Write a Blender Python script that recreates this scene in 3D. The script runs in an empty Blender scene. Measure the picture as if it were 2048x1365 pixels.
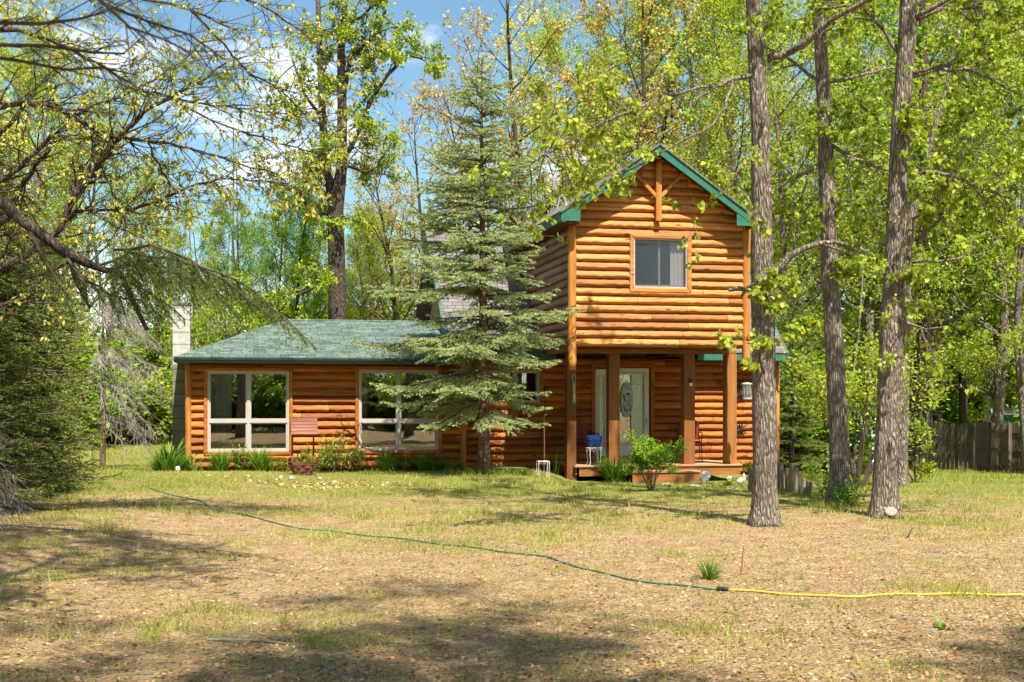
import bpy, math, random
import numpy as np
from mathutils import Vector, Matrix

# ------------------------------------------------------------------ camera, sky, sun, exposure
C = bpy.context.scene
EYE, FPX, HZ = 1.55, 2600.0, 805.0           # eye height, focal length and horizon row (2048 px wide picture)
cam = bpy.data.cameras.new('camera'); camo = bpy.data.objects.new('camera', cam)
C.collection.objects.link(camo); C.camera = camo
camo.location = (0, 0, EYE); camo.rotation_euler = (math.radians(90), 0, 0)
cam.sensor_width = 36; cam.lens = FPX / 2048 * 36
cam.shift_y = (HZ - 682.5) / 2048; cam.clip_end = 2000; cam.clip_start = 0.05
cam.dof.use_dof = True; cam.dof.focus_distance = 24; cam.dof.aperture_fstop = 6.3
SUN_EL, SUN_AZ = math.radians(59), math.radians(21)      # azimuth: right of straight behind the camera
to_sun = Vector((math.sin(SUN_AZ) * math.cos(SUN_EL), -math.cos(SUN_AZ) * math.cos(SUN_EL), math.sin(SUN_EL)))
sl = bpy.data.lights.new('sun', 'SUN'); so = bpy.data.objects.new('sun', sl); C.collection.objects.link(so)
sl.energy = 5.0; sl.angle = math.radians(.53); sl.color = (1, .94, .84)
so.rotation_euler = to_sun.to_track_quat('Z', 'Y').to_euler(); so.location = (0, 0, 30)
W = bpy.data.worlds.new('World'); C.world = W; W.use_nodes = True
C.view_settings.view_transform = 'Standard'; C.view_settings.look = 'None'
C.view_settings.exposure = 1.2; C.view_settings.gamma = 1
C.cycles.use_denoising = True
C.cycles.max_bounces = 8; C.cycles.diffuse_bounces = 4; C.cycles.glossy_bounces = 3
C.cycles.transmission_bounces = 4; C.cycles.transparent_max_bounces = 12
C.cycles.use_adaptive_sampling = True; C.cycles.adaptive_threshold = .02

def nd(nt, typ, ins=None, **props):
    n = nt.nodes.new(typ)
    for k, v in props.items(): setattr(n, k, v)
    for k, v in (ins or {}).items():
        s = n.inputs[k]
        if isinstance(v, bpy.types.NodeSocket): nt.links.new(v, s)
        else: s.default_value = v
    return n
def ramp(nt, fac, stops, interp='LINEAR'):
    n = nt.nodes.new('ShaderNodeValToRGB'); nt.links.new(fac, n.inputs[0]); r = n.color_ramp; r.interpolation = interp
    while len(r.elements) < len(stops): r.elements.new(.5)
    for e, (p, c) in zip(r.elements, stops): e.position = p; e.color = (*c, 1) if len(c) == 3 else c
    return n.outputs[0]
def mixc(nt, fac, a, b, blend='MIX'):
    n = nt.nodes.new('ShaderNodeMix'); n.data_type = 'RGBA'; n.blend_type = blend; n.clamp_factor = True
    for k, v in ((0, fac), (6, a), (7, b)):
        if isinstance(v, bpy.types.NodeSocket): nt.links.new(v, n.inputs[k])
        elif k == 0: n.inputs[0].default_value = v
        else: n.inputs[k].default_value = (*v, 1)
    return n.outputs[2]
def math_(nt, op, a, b=None, clamp=False):
    n = nt.nodes.new('ShaderNodeMath'); n.operation = op; n.use_clamp = clamp
    for i, v in enumerate((a, b)):
        if v is None: continue
        if isinstance(v, bpy.types.NodeSocket): nt.links.new(v, n.inputs[i])
        else: n.inputs[i].default_value = v
    return n.outputs[0]
def mapped(nt, vec, scale):
    return nd(nt, 'ShaderNodeMapping', {'Vector': vec, 'Scale': scale}).outputs[0]

# sky with drifting white clouds
nt = W.node_tree; nt.nodes.clear()
sky = nd(nt, 'ShaderNodeTexSky', sky_type='NISHITA', sun_disc=False)
sky.sun_elevation = SUN_EL; sky.sun_rotation = math.pi - SUN_AZ
sky.air_density = 1.0; sky.dust_density = .7; sky.ozone_density = .8
gc = nd(nt, 'ShaderNodeTexCoord').outputs['Generated']
n1 = nd(nt, 'ShaderNodeTexNoise', {'Vector': mapped(nt, gc, (2.6, 2.6, 5.5)), 'Scale': 2.3, 'Detail': 9, 'Roughness': .56, 'Distortion': .25})
cf = ramp(nt, n1.outputs[0], [(.53, (0, 0, 0)), (.68, (1, 1, 1))])
blue = mixc(nt, 1.0, sky.outputs[0], (.80, 1.0, 1.0), 'MULTIPLY')
cloud = mixc(nt, math_(nt, 'MULTIPLY', cf, .9), blue, (11.5, 11.6, 11.8))
bg = nd(nt, 'ShaderNodeBackground', {'Color': cloud, 'Strength': .074})
out = nd(nt, 'ShaderNodeOutputWorld', {'Surface': bg.outputs[0]})

# ------------------------------------------------------------------ pixel to place helpers (measurements off the 2048 px photograph)
def at(px, py, Y): return Vector(((px - 1024) / FPX * Y, Y, EYE + (HZ - py) / FPX * Y))
def sm(a, b, t):
    t = np.clip((np.asarray(t, float) - a) / (b - a), 0, 1); return t * t * (3 - 2 * t)
def vnoise(x, y, seed=0):
    x = np.asarray(x, float); y = np.asarray(y, float)
    xi = np.floor(x).astype(np.int64); yi = np.floor(y).astype(np.int64); fx = x - xi; fy = y - yi
    def h(a, b):
        n = (a * 374761393 + b * 668265263 + seed * 1442695041) & 0xffffffff
        n = ((n ^ (n >> 13)) * 1274126177) & 0xffffffff
        return ((n ^ (n >> 16)) & 0xffff) / 65535.0
    fx = fx * fx * (3 - 2 * fx); fy = fy * fy * (3 - 2 * fy)
    return (h(xi, yi) * (1 - fx) + h(xi + 1, yi) * fx) * (1 - fy) + (h(xi, yi + 1) * (1 - fx) + h(xi + 1, yi + 1) * fx) * fy
def gz(x, y):
    z = .12 * sm(22, 25.5, y) * (1 - sm(.2, 1.4, x)) + .5 * sm(28, 42, y) * (1 - sm(-5, -2, x))
    z = z - .45 * sm(24, 36, y) * sm(5, 9, x) + .12 * sm(9, 14, y) * (1 - sm(24, 28, y)) * (1 - sm(-5.5, -3.5, x))
    z = z - .13 * sm(.6, 1.5, x) * (1 - sm(6, 9, x)) * sm(22.5, 25, y)
    return z + .05 * (vnoise(np.asarray(x) * .7, np.asarray(y) * .7, 3) - .5) + .018 * (vnoise(np.asarray(x) * 3, np.asarray(y) * 3, 4) - .5)
def ground(px, py):
    Y = 20.0
    for _ in range(60):
        z = float(gz((px - 1024) / FPX * Y, Y)); Yn = (EYE - z) * FPX / max(py - HZ, 8); Y = .5 * Y + .5 * min(Yn, 90)
    return Vector(((px - 1024) / FPX * Y, Y, float(gz((px - 1024) / FPX * Y, Y))))
def onground(x, y): return Vector((x, y, float(gz(x, y))))
TH = math.radians(11.5); O = Vector((1.178, 26.4, 0))        # the cabin's frame: u along its front, v into the house
cT, sT = math.cos(TH), math.sin(TH)
def w2l(p): q = Vector(p) - O; return Vector((q.x * cT + q.y * sT, -q.x * sT + q.y * cT, q.z))
def l2w(p): return Vector((p[0] * cT - p[1] * sT, p[0] * sT + p[1] * cT, p[2])) + O
def hp(px, py, v):
    o = w2l((0, 0, EYE)); d = w2l(at(px, py, 1.0)) - o; t = (v - o.y) / d.y; q = o + d * t
    return q.x, q.z

# ------------------------------------------------------------------ mesh helpers
def link(o, parent=None):
    C.collection.objects.link(o)
    if parent: o.parent = parent
    return o
def tag(o, label=None, cat=None, group=None, kind=None):
    if label: o['label'] = label
    if cat: o['category'] = cat
    if group: o['group'] = group
    if kind: o['kind'] = kind
    return o
def empty(name, loc, label, cat, group=None, rz=0):
    o = bpy.data.objects.new(name, None); link(o); o.location = loc; o.rotation_euler = (0, 0, rz); o.empty_display_size = .2
    return tag(o, label, cat, group)
def copy_tree(o, parent=None):
    c = o.copy(); C.collection.objects.link(c)
    if parent: c.parent = parent
    for ch in o.children: copy_tree(ch, c)
    return c
def np_mesh(name, V, F, mat, parent=None, tone=None, smooth=False, uv=None):
    V = np.asarray(V, np.float32); F = np.asarray(F, np.int32); k = F.shape[1]
    me = bpy.data.meshes.new(name); me.vertices.add(len(V)); me.vertices.foreach_set('co', V.ravel())
    me.loops.add(F.size); me.loops.foreach_set('vertex_index', F.ravel())
    me.polygons.add(len(F)); me.polygons.foreach_set('loop_start', np.arange(len(F), dtype=np.int32) * k)
    if smooth: me.polygons.foreach_set('use_smooth', np.ones(len(F), bool))
    me.update(calc_edges=True)
    if tone is not None:
        a = me.attributes.new('tone', 'FLOAT', 'POINT'); a.data.foreach_set('value', np.asarray(tone, np.float32))
    me.materials.append(mat)
    return link(bpy.data.objects.new(name, me), parent)
class MB:
    def __init__(s): s.v = []; s.f = []; s.t = []; s.uvs = {}
    def add(s, vs, fs, tone=.5):
        b = len(s.v); s.v += [tuple(p) for p in vs]; s.t += ([tone] * len(vs) if not hasattr(tone, '__len__') else list(tone))
        s.f += [tuple(i + b for i in f) for f in fs]; return s
    def box(s, x0, x1, y0, y1, z0, z1, tone=.5, bev=0):
        x0, x1 = min(x0, x1), max(x0, x1); y0, y1 = min(y0, y1), max(y0, y1); z0, z1 = min(z0, z1), max(z0, z1)
        return s.prism([(x0, y0), (x1, y0), (x1, y1), (x0, y1)], z0, z1, tone)
    def prism(s, poly, z0, z1, tone=.5, M=None):
        n = len(poly); vs = [Vector((x, y, z0)) for x, y in poly] + [Vector((x, y, z1)) for x, y in poly]
        if M is not None: vs = [M @ p for p in vs]
        return s.add(vs, [tuple(range(n))[::-1], tuple(range(n, 2 * n))] + [(i, (i + 1) % n, n + (i + 1) % n, n + i) for i in range(n)], tone)
    def plate(s, poly, y0, y1, tone=.5):       # polygon in x,z pushed from y0 to y1
        n = len(poly); vs = [(x, y0, z) for x, z in poly] + [(x, y1, z) for x, z in poly]
        return s.add(vs, [tuple(range(n)), tuple(range(n, 2 * n))[::-1]] + [(i, n + i, n + (i + 1) % n, (i + 1) % n) for i in range(n)], tone)
    def slab(s, quad, th, tone=.5):            # quad of points thickened downwards by its normal
        q = [Vector(p) for p in quad]; nrm = (q[1] - q[0]).cross(q[2] - q[0]).normalized()
        n = len(q); vs = q + [p - nrm * th for p in q]
        return s.add(vs, [tuple(range(n)), tuple(range(n, 2 * n))[::-1]] + [(i, n + i, n + (i + 1) % n, (i + 1) % n) for i in range(n)], tone)
    def tube(s, pts, rad, n=8, tone=.5, cap=True, wob=0, rng=None, rk=None):
        pts = [Vector(p) for p in pts]; m = len(pts)
        if not hasattr(rad, '__len__'): rad = [rad] * m
        d = (pts[1] - pts[0]).normalized(); a = d.orthogonal().normalized(); vs = []
        for i, p in enumerate(pts):
            dd = (pts[min(i + 1, m - 1)] - pts[max(i - 1, 0)])
            if dd.length > 1e-9: dd.normalize()
            else: dd = d
            a = (a - dd * a.dot(dd)); a = a.normalized() if a.length > 1e-6 else dd.orthogonal().normalized(); b = dd.cross(a)
            for k in range(n):
                t = 2 * math.pi * k / n; r = rad[i] * (1 + (wob * (rng.random() - .5) if wob else 0)) * (rk(p, t) if rk else 1)
                vs.append(p + a * math.cos(t) * r + b * math.sin(t) * r)
        fs = [(i * n + k, i * n + (k + 1) % n, (i + 1) * n + (k + 1) % n, (i + 1) * n + k) for i in range(m - 1) for k in range(n)]
        if cap: fs += [tuple(range(n))[::-1], tuple(range((m - 1) * n, m * n))]
        return s.add(vs, fs, tone)
    def lathe(s, prof, c=(0, 0, 0), n=16, tone=.5):
        vs = [(c[0] + r * math.cos(2 * math.pi * k / n), c[1] + r * math.sin(2 * math.pi * k / n), c[2] + z) for r, z in prof for k in range(n)]
        m = len(prof); fs = [(i * n + k, i * n + (k + 1) % n, (i + 1) * n + (k + 1) % n, (i + 1) * n + k) for i in range(m - 1) for k in range(n)]
        fs += [tuple(range(n))[::-1], tuple(range((m - 1) * n, m * n))]
        return s.add(vs, fs, tone)
    def build(s, name, mat, parent=None, smooth=False, bevel=0, uvf=None):
        me = bpy.data.meshes.new(name); me.from_pydata([tuple(p) for p in s.v], [], s.f)
        a = me.attributes.new('tone', 'FLOAT', 'POINT'); a.data.foreach_set('value', np.asarray(s.t, np.float32))
        if smooth: me.polygons.foreach_set('use_smooth', np.ones(len(me.polygons), bool))
        if uvf:
            ul = me.uv_layers.new(name='UVMap')
            for l in me.loops: ul.data[l.index].uv = uvf(me.vertices[l.vertex_index].co)
        me.materials.append(mat); o = link(bpy.data.objects.new(name, me), parent)
        if bevel:
            b = o.modifiers.new('bevel', 'BEVEL'); b.width = bevel; b.segments = 2; b.limit_method = 'ANGLE'
        return o

# ------------------------------------------------------------------ materials
def mat(name): m = bpy.data.materials.new(name); m.use_nodes = True; m.node_tree.nodes.clear(); return m, m.node_tree
def surf(m, nt, col, rough=.7, bump=None, bstr=.3, bdist=.01, spec=.3, metal=0):
    ins = {'Roughness': rough, 'Specular IOR Level': spec, 'Metallic': metal}
    if isinstance(col, bpy.types.NodeSocket): ins['Base Color'] = col
    else: ins['Base Color'] = (*col, 1)
    if bump is not None: ins['Normal'] = nd(nt, 'ShaderNodeBump', {'Height': bump, 'Strength': bstr, 'Distance': bdist}).outputs[0]
    p = nd(nt, 'ShaderNodeBsdfPrincipled', ins); nd(nt, 'ShaderNodeOutputMaterial', {'Surface': p.outputs[0]}); return m
def objco(nt): return nd(nt, 'ShaderNodeTexCoord').outputs['Object']
def plain(name, col, rough=.6, var=.25, scale=8, spec=.3, metal=0, bstr=.15):
    m, nt = mat(name); n = nd(nt, 'ShaderNodeTexNoise', {'Vector': objco(nt), 'Scale': scale, 'Detail': 5, 'Roughness': .6})
    lo = tuple(c * (1 - var) for c in col); hi = tuple(min(1, c * (1 + var)) for c in col)
    return surf(m, nt, ramp(nt, n.outputs[0], [(.3, lo), (.7, hi)]), rough, n.outputs[0], bstr, .01, spec, metal)
def tone_of(nt): return nd(nt, 'ShaderNodeAttribute', attribute_name='tone').outputs['Fac']
def wood(name, dark, light, axis='x', knots=True, rough=.62, spec=.2, grain=1.0):
    m, nt = mat(name); co = objco(nt); t = tone_of(nt)
    k = {'x': (1.2, 9, 22), 'z': (18, 18, .9)}[axis]
    off = nd(nt, 'ShaderNodeCombineXYZ', {'X': math_(nt, 'MULTIPLY', t, 37.0), 'Y': 0.0, 'Z': 0.0}).outputs[0]
    cv = nd(nt, 'ShaderNodeVectorMath', {0: co, 1: off}, operation='ADD').outputs[0]
    g = nd(nt, 'ShaderNodeTexNoise', {'Vector': mapped(nt, cv, k), 'Scale': grain * 1.6, 'Detail': 6, 'Roughness': .6, 'Distortion': .5})
    big = nd(nt, 'ShaderNodeTexNoise', {'Vector': mapped(nt, cv, tuple(a * .25 for a in k)), 'Scale': 2, 'Detail': 2})
    f = math_(nt, 'ADD', math_(nt, 'MULTIPLY', g.outputs[0], .6), math_(nt, 'MULTIPLY', big.outputs[0], .4))
    col = ramp(nt, f, [(.33, dark), (.62, light)])
    col = mixc(nt, 1.0, col, ramp(nt, t, [(0, (.52, .46, .42)), (.35, (.85, .80, .78)), (.6, (1, 1, 1)), (1, (1.25, 1.2, 1.15))]), 'MULTIPLY')
    fade = nd(nt, 'ShaderNodeTexNoise', {'Vector': mapped(nt, co, (.9, .9, 1.6)), 'Scale': 1.3, 'Detail': 7, 'Roughness': .7}).outputs[0]
    col = mixc(nt, math_(nt, 'MULTIPLY', ramp(nt, fade, [(.48, (0, 0, 0)), (.72, (1, 1, 1))]), .45), col, tuple(.5 * a + .5 * b for a, b in zip(dark, (.22, .13, .07))))
    if knots:
        kk = {'x': (2.2, 5, 7.5), 'z': (9, 9, 1.8)}[axis]
        v = nd(nt, 'ShaderNodeTexVoronoi', {'Vector': mapped(nt, cv, kk), 'Scale': 1.0, 'Randomness': 1.0})
        kf = ramp(nt, v.outputs['Distance'], [(.10, (1, 1, 1)), (.19, (0, 0, 0))])
        sel = math_(nt, 'GREATER_THAN', nd(nt, 'ShaderNodeSeparateColor', {0: v.outputs['Color']}).outputs[0], .62)
        col = mixc(nt, math_(nt, 'MULTIPLY', math_(nt, 'MULTIPLY', kf, sel), .85), col, tuple(c * .28 for c in dark))
    return surf(m, nt, col, rough, g.outputs[0], .35, .006, spec)
M_LOG = wood('stained_log', (.26, .078, .015), (.64, .28, .075))
M_LOGR = wood('red_stained_log', (.20, .045, .007), (.50, .165, .022))
M_LOGV = wood('stained_log_upright', (.27, .080, .012), (.55, .235, .05), 'z')
M_BEAM = wood('stained_timber', (.20, .075, .018), (.36, .15, .04), 'z', knots=False)
M_BEAMX = wood('stained_timber_long', (.20, .075, .018), (.36, .15, .04), 'x', knots=False)
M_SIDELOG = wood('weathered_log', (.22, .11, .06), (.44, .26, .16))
M_DECK = wood('deck_board', (.36, .20, .10), (.52, .33, .18), 'x', knots=False)
M_GREEN = plain('green_fascia_paint', (.03, .135, .09), .5, .18, 14)
M_FENCE = wood('grey_fence_board', (.075, .06, .047), (.20, .165, .13), 'z', rough=.85, spec=.1)
M_GREYLOG = wood('grey_edging_log', (.13, .105, .075), (.33, .27, .19), 'z', rough=.9, spec=.1)
M_REDWOOD = wood('faded_redwood', (.13, .05, .035), (.28, .125, .09), 'x', rough=.75, spec=.15)
M_FRAME = plain('window_frame_paint', (.43, .375, .335), .5, .06)
M_WHITE = plain('white_paint', (.72, .70, .63), .45, .05)
M_BLACK = plain('black_metal', (.02, .02, .02), .5, .3, 20)
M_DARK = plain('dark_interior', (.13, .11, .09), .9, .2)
M_STONE = plain('pale_rock', (.42, .38, .32), .9, .35, 9, .2, 0, .8)
M_CONC = plain('foundation_concrete', (.16, .15, .12), .95, .25, 6)
M_GREENSKIRT = plain('green_skirting', (.10, .19, .11), .8, .2, 6)
M_IVORY = plain('ivory_paint', (.55, .52, .40), .5, .06)
M_SCREEN = plain('dark_red_soffit', (.12, .035, .012), .7, .2)
M_WHMETAL = plain('white_wire', (.62, .60, .58), .4, .1)
M_RUST = plain('rusty_rod', (.25, .10, .045), .7, .3, 30)
M_GALV = plain('galvanised_pipe', (.5, .55, .6), .35, .15, 8, .5, .6)
M_BLUE = plain('blue_glaze', (.015, .07, .42), .12, .4, 7, .6)
M_TIN = plain('feeder_tin', (.45, .44, .38), .4, .15, 9, .5, .3)
M_FGREEN = plain('feeder_green', (.03, .20, .12), .4, .15)
M_SEED = plain('bird_seed', (.34, .28, .17), .9, .5, 120)
M_SHEDW = plain('white_shed_siding', (.72, .73, .74), .5, .06)
M_SHEDG = plain('green_metal_sheet', (.03, .26, .19), .4, .1)
M_HOSEG = plain('green_hose', (.012, .13, .075), .45, .25, 30)
M_HOSEY = plain('yellow_hose', (.58, .42, .05), .45, .12, 30)
M_TWIG = plain('grey_twig', (.22, .19, .16), .9, .3, 20)
M_DEADTWIG = plain('dead_spruce_twig', (.24, .205, .17), .95, .3, 12)
M_BOUGH = plain('bough_bark', (.085, .058, .04), .9, .3, 20)
M_CURTAIN = plain('curtain_cloth', (.62, .57, .48), .9, .08, 30)
M_CHAIRW = plain('cream_chair_paint', (.60, .57, .46), .5, .06)
M_STOOL = plain('pine_stool', (.40, .22, .10), .6, .2)
M_DARKMETAL = plain('dark_bronze', (.05, .035, .03), .45, .4, 15, .5, .6)
M_STEP = plain('flat_paver', (.38, .32, .25), .95, .25, 12)
M_COUPLE = plain('hose_coupling', (.03, .035, .04), .4, .2)
M_CLAY = plain('brown_clod', (.15, .10, .06), .95, .3, 12)

def red_weave():
    m, nt = mat('red_woven_back'); co = objco(nt)
    v = nd(nt, 'ShaderNodeTexVoronoi', {'Vector': co, 'Scale': 34.0}, feature='DISTANCE_TO_EDGE')
    col = ramp(nt, v.outputs[0], [(.06, (.02, .008, .006)), (.16, (.34, .035, .015))]); return surf(m, nt, col, .6)
M_REDCHAIR = red_weave()
def glass(name, refl, tint):
    m, nt = mat(name)
    lw = nd(nt, 'ShaderNodeLayerWeight', {'Blend': .25}).outputs['Fresnel']
    wv = nd(nt, 'ShaderNodeTexNoise', {'Vector': objco(nt), 'Scale': 1.6, 'Detail': 1})
    bp = nd(nt, 'ShaderNodeBump', {'Height': wv.outputs[0], 'Strength': .04, 'Distance': .02})
    g = nd(nt, 'ShaderNodeBsdfGlossy', {'Color': (1, 1, 1, 1), 'Roughness': .008, 'Normal': bp.outputs[0]})
    t = nd(nt, 'ShaderNodeBsdfTransparent', {'Color': (*tint, 1)})
    f = math_(nt, 'ADD', lw, refl, True)
    x = nd(nt, 'ShaderNodeMixShader', {0: f, 1: t.outputs[0], 2: g.outputs[0]})
    nd(nt, 'ShaderNodeOutputMaterial', {'Surface': x.outputs[0]}); return m
M_GLASS = glass('window_glass', .17, (.80, .83, .80))
M_GLASSF = glass('feeder_glass', .12, (.85, .85, .8))
def screen_glass():
    m, nt = mat('screened_glass'); g = nd(nt, 'ShaderNodeBsdfGlossy', {'Color': (.8, .8, .8, 1), 'Roughness': .25})
    t = nd(nt, 'ShaderNodeBsdfTransparent', {'Color': (.85, .85, .87, 1)})
    d = nd(nt, 'ShaderNodeBsdfDiffuse', {'Color': (.06, .065, .075, 1)})
    a = nd(nt, 'ShaderNodeMixShader', {0: .12, 1: t.outputs[0], 2: d.outputs[0]})
    b = nd(nt, 'ShaderNodeMixShader', {0: .08, 1: a.outputs[0], 2: g.outputs[0]})
    nd(nt, 'ShaderNodeOutputMaterial', {'Surface': b.outputs[0]}); return m
M_SCREENGLASS = screen_glass()
def textured_glass():
    m, nt = mat('obscured_door_glass'); co = objco(nt)
    n = nd(nt, 'ShaderNodeTexNoise', {'Vector': mapped(nt, co, (30, 30, 16)), 'Scale': 1.5, 'Detail': 3})
    bp = nd(nt, 'ShaderNodeBump', {'Height': n.outputs[0], 'Strength': .6, 'Distance': .03})
    g = nd(nt, 'ShaderNodeBsdfGlossy', {'Color': (.9, .95, .7, 1), 'Roughness': .08, 'Normal': bp.outputs[0]})
    d = nd(nt, 'ShaderNodeBsdfDiffuse', {'Color': (.10, .105, .06, 1)})
    x = nd(nt, 'ShaderNodeMixShader', {0: .4, 1: d.outputs[0], 2: g.outputs[0]})
    nd(nt, 'ShaderNodeOutputMaterial', {'Surface': x.outputs[0]}); return m
M_OBSC = textured_glass()
def shingle(name, a, b, c, mort):
    m, nt = mat(name); uv = nd(nt, 'ShaderNodeTexCoord').outputs['UV']
    br = nd(nt, 'ShaderNodeTexBrick', {'Vector': uv, 'Color1': (*a, 1), 'Color2': (*b, 1), 'Mortar': (*mort, 1), 'Scale': 1.0, 'Mortar Size': .008,
            'Mortar Smooth': .2, 'Bias': 0.0, 'Brick Width': .23, 'Row Height': .125}, offset=.37, offset_frequency=2, squash=.75, squash_frequency=3)
    n = nd(nt, 'ShaderNodeTexNoise', {'Vector': uv, 'Scale': 2.2, 'Detail': 8, 'Roughness': .7})
    fine = nd(nt, 'ShaderNodeTexNoise', {'Vector': uv, 'Scale': 90.0, 'Detail': 2})
    col = mixc(nt, ramp(nt, n.outputs[0], [(.42, (0, 0, 0)), (.62, (.22, .22, .22))]), br.outputs[0], c)
    col = mixc(nt, .5, col, ramp(nt, fine.outputs[0], [(.3, (.35, .35, .35)), (.7, (1.3, 1.3, 1.3))]), 'MULTIPLY')
    sv = nd(nt, 'ShaderNodeSeparateXYZ', {0: uv}).outputs[1]
    saw = math_(nt, 'FRACT', math_(nt, 'DIVIDE', sv, .125))
    h = math_(nt, 'ADD', math_(nt, 'MULTIPLY', math_(nt, 'SUBTRACT', 1.0, saw), 1.0), math_(nt, 'MULTIPLY', br.outputs[1], -.6))
    return surf(m, nt, col, .95, h, .8, .014, .15)
M_SHG = shingle('green_shingle', (.055, .092, .07), (.145, .19, .155), (.185, .23, .195), (.018, .03, .023))
M_SHB = shingle('brown_grey_shingle', (.13, .115, .107), (.20, .18, .17), (.24, .21, .20), (.06, .05, .045))
def block_mat(k=1.0):
    m, nt = mat('concrete_block'); co = objco(nt)
    sx = nd(nt, 'ShaderNodeSeparateXYZ', {0: co}); fr = math_(nt, 'FRACT', math_(nt, 'DIVIDE', math_(nt, 'ADD', sx.outputs[2], 3.0), .262))
    line = math_(nt, 'LESS_THAN', fr, .12)
    n = nd(nt, 'ShaderNodeTexNoise', {'Vector': co, 'Scale': 9.0, 'Detail': 6})
    col = mixc(nt, math_(nt, 'MULTIPLY', line, .7), ramp(nt, n.outputs[0], [(.3, (.42 * k, .405 * k, .37 * k ** 1.3)), (.7, (.60 * k, .575 * k, .53 * k ** 1.3))]), (.22 * k, .2 * k, .17 * k))
    return surf(m, nt, col, .95, n.outputs[0], .3, .01, .1)
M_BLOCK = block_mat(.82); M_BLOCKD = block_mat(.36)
def bark(name, dark, light, sx=1.0, lichen=0.0):
    m, nt = mat(name); co = objco(nt)
    n = nd(nt, 'ShaderNodeTexNoise', {'Vector': mapped(nt, co, (1, 1, .24)), 'Scale': 30 * sx, 'Detail': 5, 'Roughness': .65, 'Distortion': .4})
    v = nd(nt, 'ShaderNodeTexVoronoi', {'Vector': mapped(nt, co, (1, 1, .20)), 'Scale': 27 * sx}, feature='DISTANCE_TO_EDGE')
    big = nd(nt, 'ShaderNodeTexNoise', {'Vector': co, 'Scale': 2.2, 'Detail': 5, 'Roughness': .7})
    h = math_(nt, 'ADD', math_(nt, 'MULTIPLY', ramp(nt, v.outputs[0], [(.02, (0, 0, 0)), (.30, (1, 1, 1))]), .45), math_(nt, 'MULTIPLY', n.outputs[0], .9))
    col = ramp(nt, h, [(.3, dark), (1.05, light)])
    col = mixc(nt, .6, col, ramp(nt, big.outputs[0], [(.3, (.6, .6, .6)), (.7, (1.25, 1.22, 1.2))]), 'MULTIPLY')
    if lichen:
        l = nd(nt, 'ShaderNodeTexNoise', {'Vector': co, 'Scale': 14.0, 'Detail': 6, 'Roughness': .75})
        col = mixc(nt, math_(nt, 'MULTIPLY', ramp(nt, l.outputs[0], [(.56, (0, 0, 0)), (.64, (1, 1, 1))]), lichen), col, (.46, .46, .42))
    return surf(m, nt, col, .95, h, 1.0, .05, .08)
M_BARK = bark('rough_grey_bark', (.075, .057, .043), (.41, .335, .265), 1.0, .5)
M_BARKD = bark('dark_bark', (.045, .034, .026), (.17, .13, .10), .9)
M_BARKS = bark('spruce_bark', (.10, .06, .04), (.36, .235, .16), 1.6)
M_BARKP = bark('pale_bark', (.20, .18, .15), (.46, .42, .36), 1.2)
def leaf(name, c0, c1, c2, trans=.35, rough=.5):
    m, nt = mat(name); t = tone_of(nt); rnd = nd(nt, 'ShaderNodeObjectInfo').outputs['Random']
    f = math_(nt, 'ADD', math_(nt, 'MULTIPLY', t, .8), math_(nt, 'MULTIPLY', rnd, .2))
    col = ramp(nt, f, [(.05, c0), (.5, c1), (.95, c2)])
    p = nd(nt, 'ShaderNodeBsdfPrincipled', {'Base Color': col, 'Roughness': rough, 'Specular IOR Level': .25})
    tr = nd(nt, 'ShaderNodeBsdfTranslucent', {'Color': mixc(nt, 1.0, col, (1.25, 1.2, .7), 'MULTIPLY')})
    x = nd(nt, 'ShaderNodeMixShader', {0: trans, 1: p.outputs[0], 2: tr.outputs[0]})
    nd(nt, 'ShaderNodeOutputMaterial', {'Surface': x.outputs[0]}); return m
L_LIME = leaf('lime_maple_leaf', (.115, .205, .014), (.30, .385, .03), (.54, .58, .085), .5)
L_MID = leaf('mid_green_leaf', (.06, .15, .012), (.17, .31, .02), (.37, .49, .04), .46)
L_YEL = leaf('yellow_oak_leaf', (.24, .28, .03), (.52, .50, .09), (.78, .72, .25), .48)
L_GOLD = leaf('golden_bud_leaf', (.28, .18, .025), (.50, .36, .07), (.70, .55, .20), .45)
L_SHRUB = leaf('shrub_leaf', (.06, .11, .012), (.17, .24, .025), (.33, .40, .06), .35)
L_GRASS = leaf('lily_blade', (.045, .11, .012), (.12, .24, .025), (.25, .38, .06), .3)
L_LAWN = leaf('lawn_grass_blade', (.12, .155, .02), (.25, .30, .04), (.48, .47, .12), .35)
L_DRY = leaf('dry_fallen_leaf', (.10, .055, .022), (.30, .18, .075), (.60, .43, .25), .12, .75)
N_BLUE = leaf('blue_spruce_needle', (.06, .105, .03), (.21, .28, .09), (.49, .55, .24), .2)
N_DARK = leaf('dark_spruce_needle', (.035, .062, .012), (.125, .17, .026), (.30, .34, .07), .2)
N_PINE = leaf('pine_needle', (.05, .085, .016), (.13, .19, .03), (.26, .32, .07), .25)
L_LILAC = leaf('lilac_blossom', (.45, .28, .42), (.62, .44, .58), (.8, .66, .74), .25)

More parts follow.
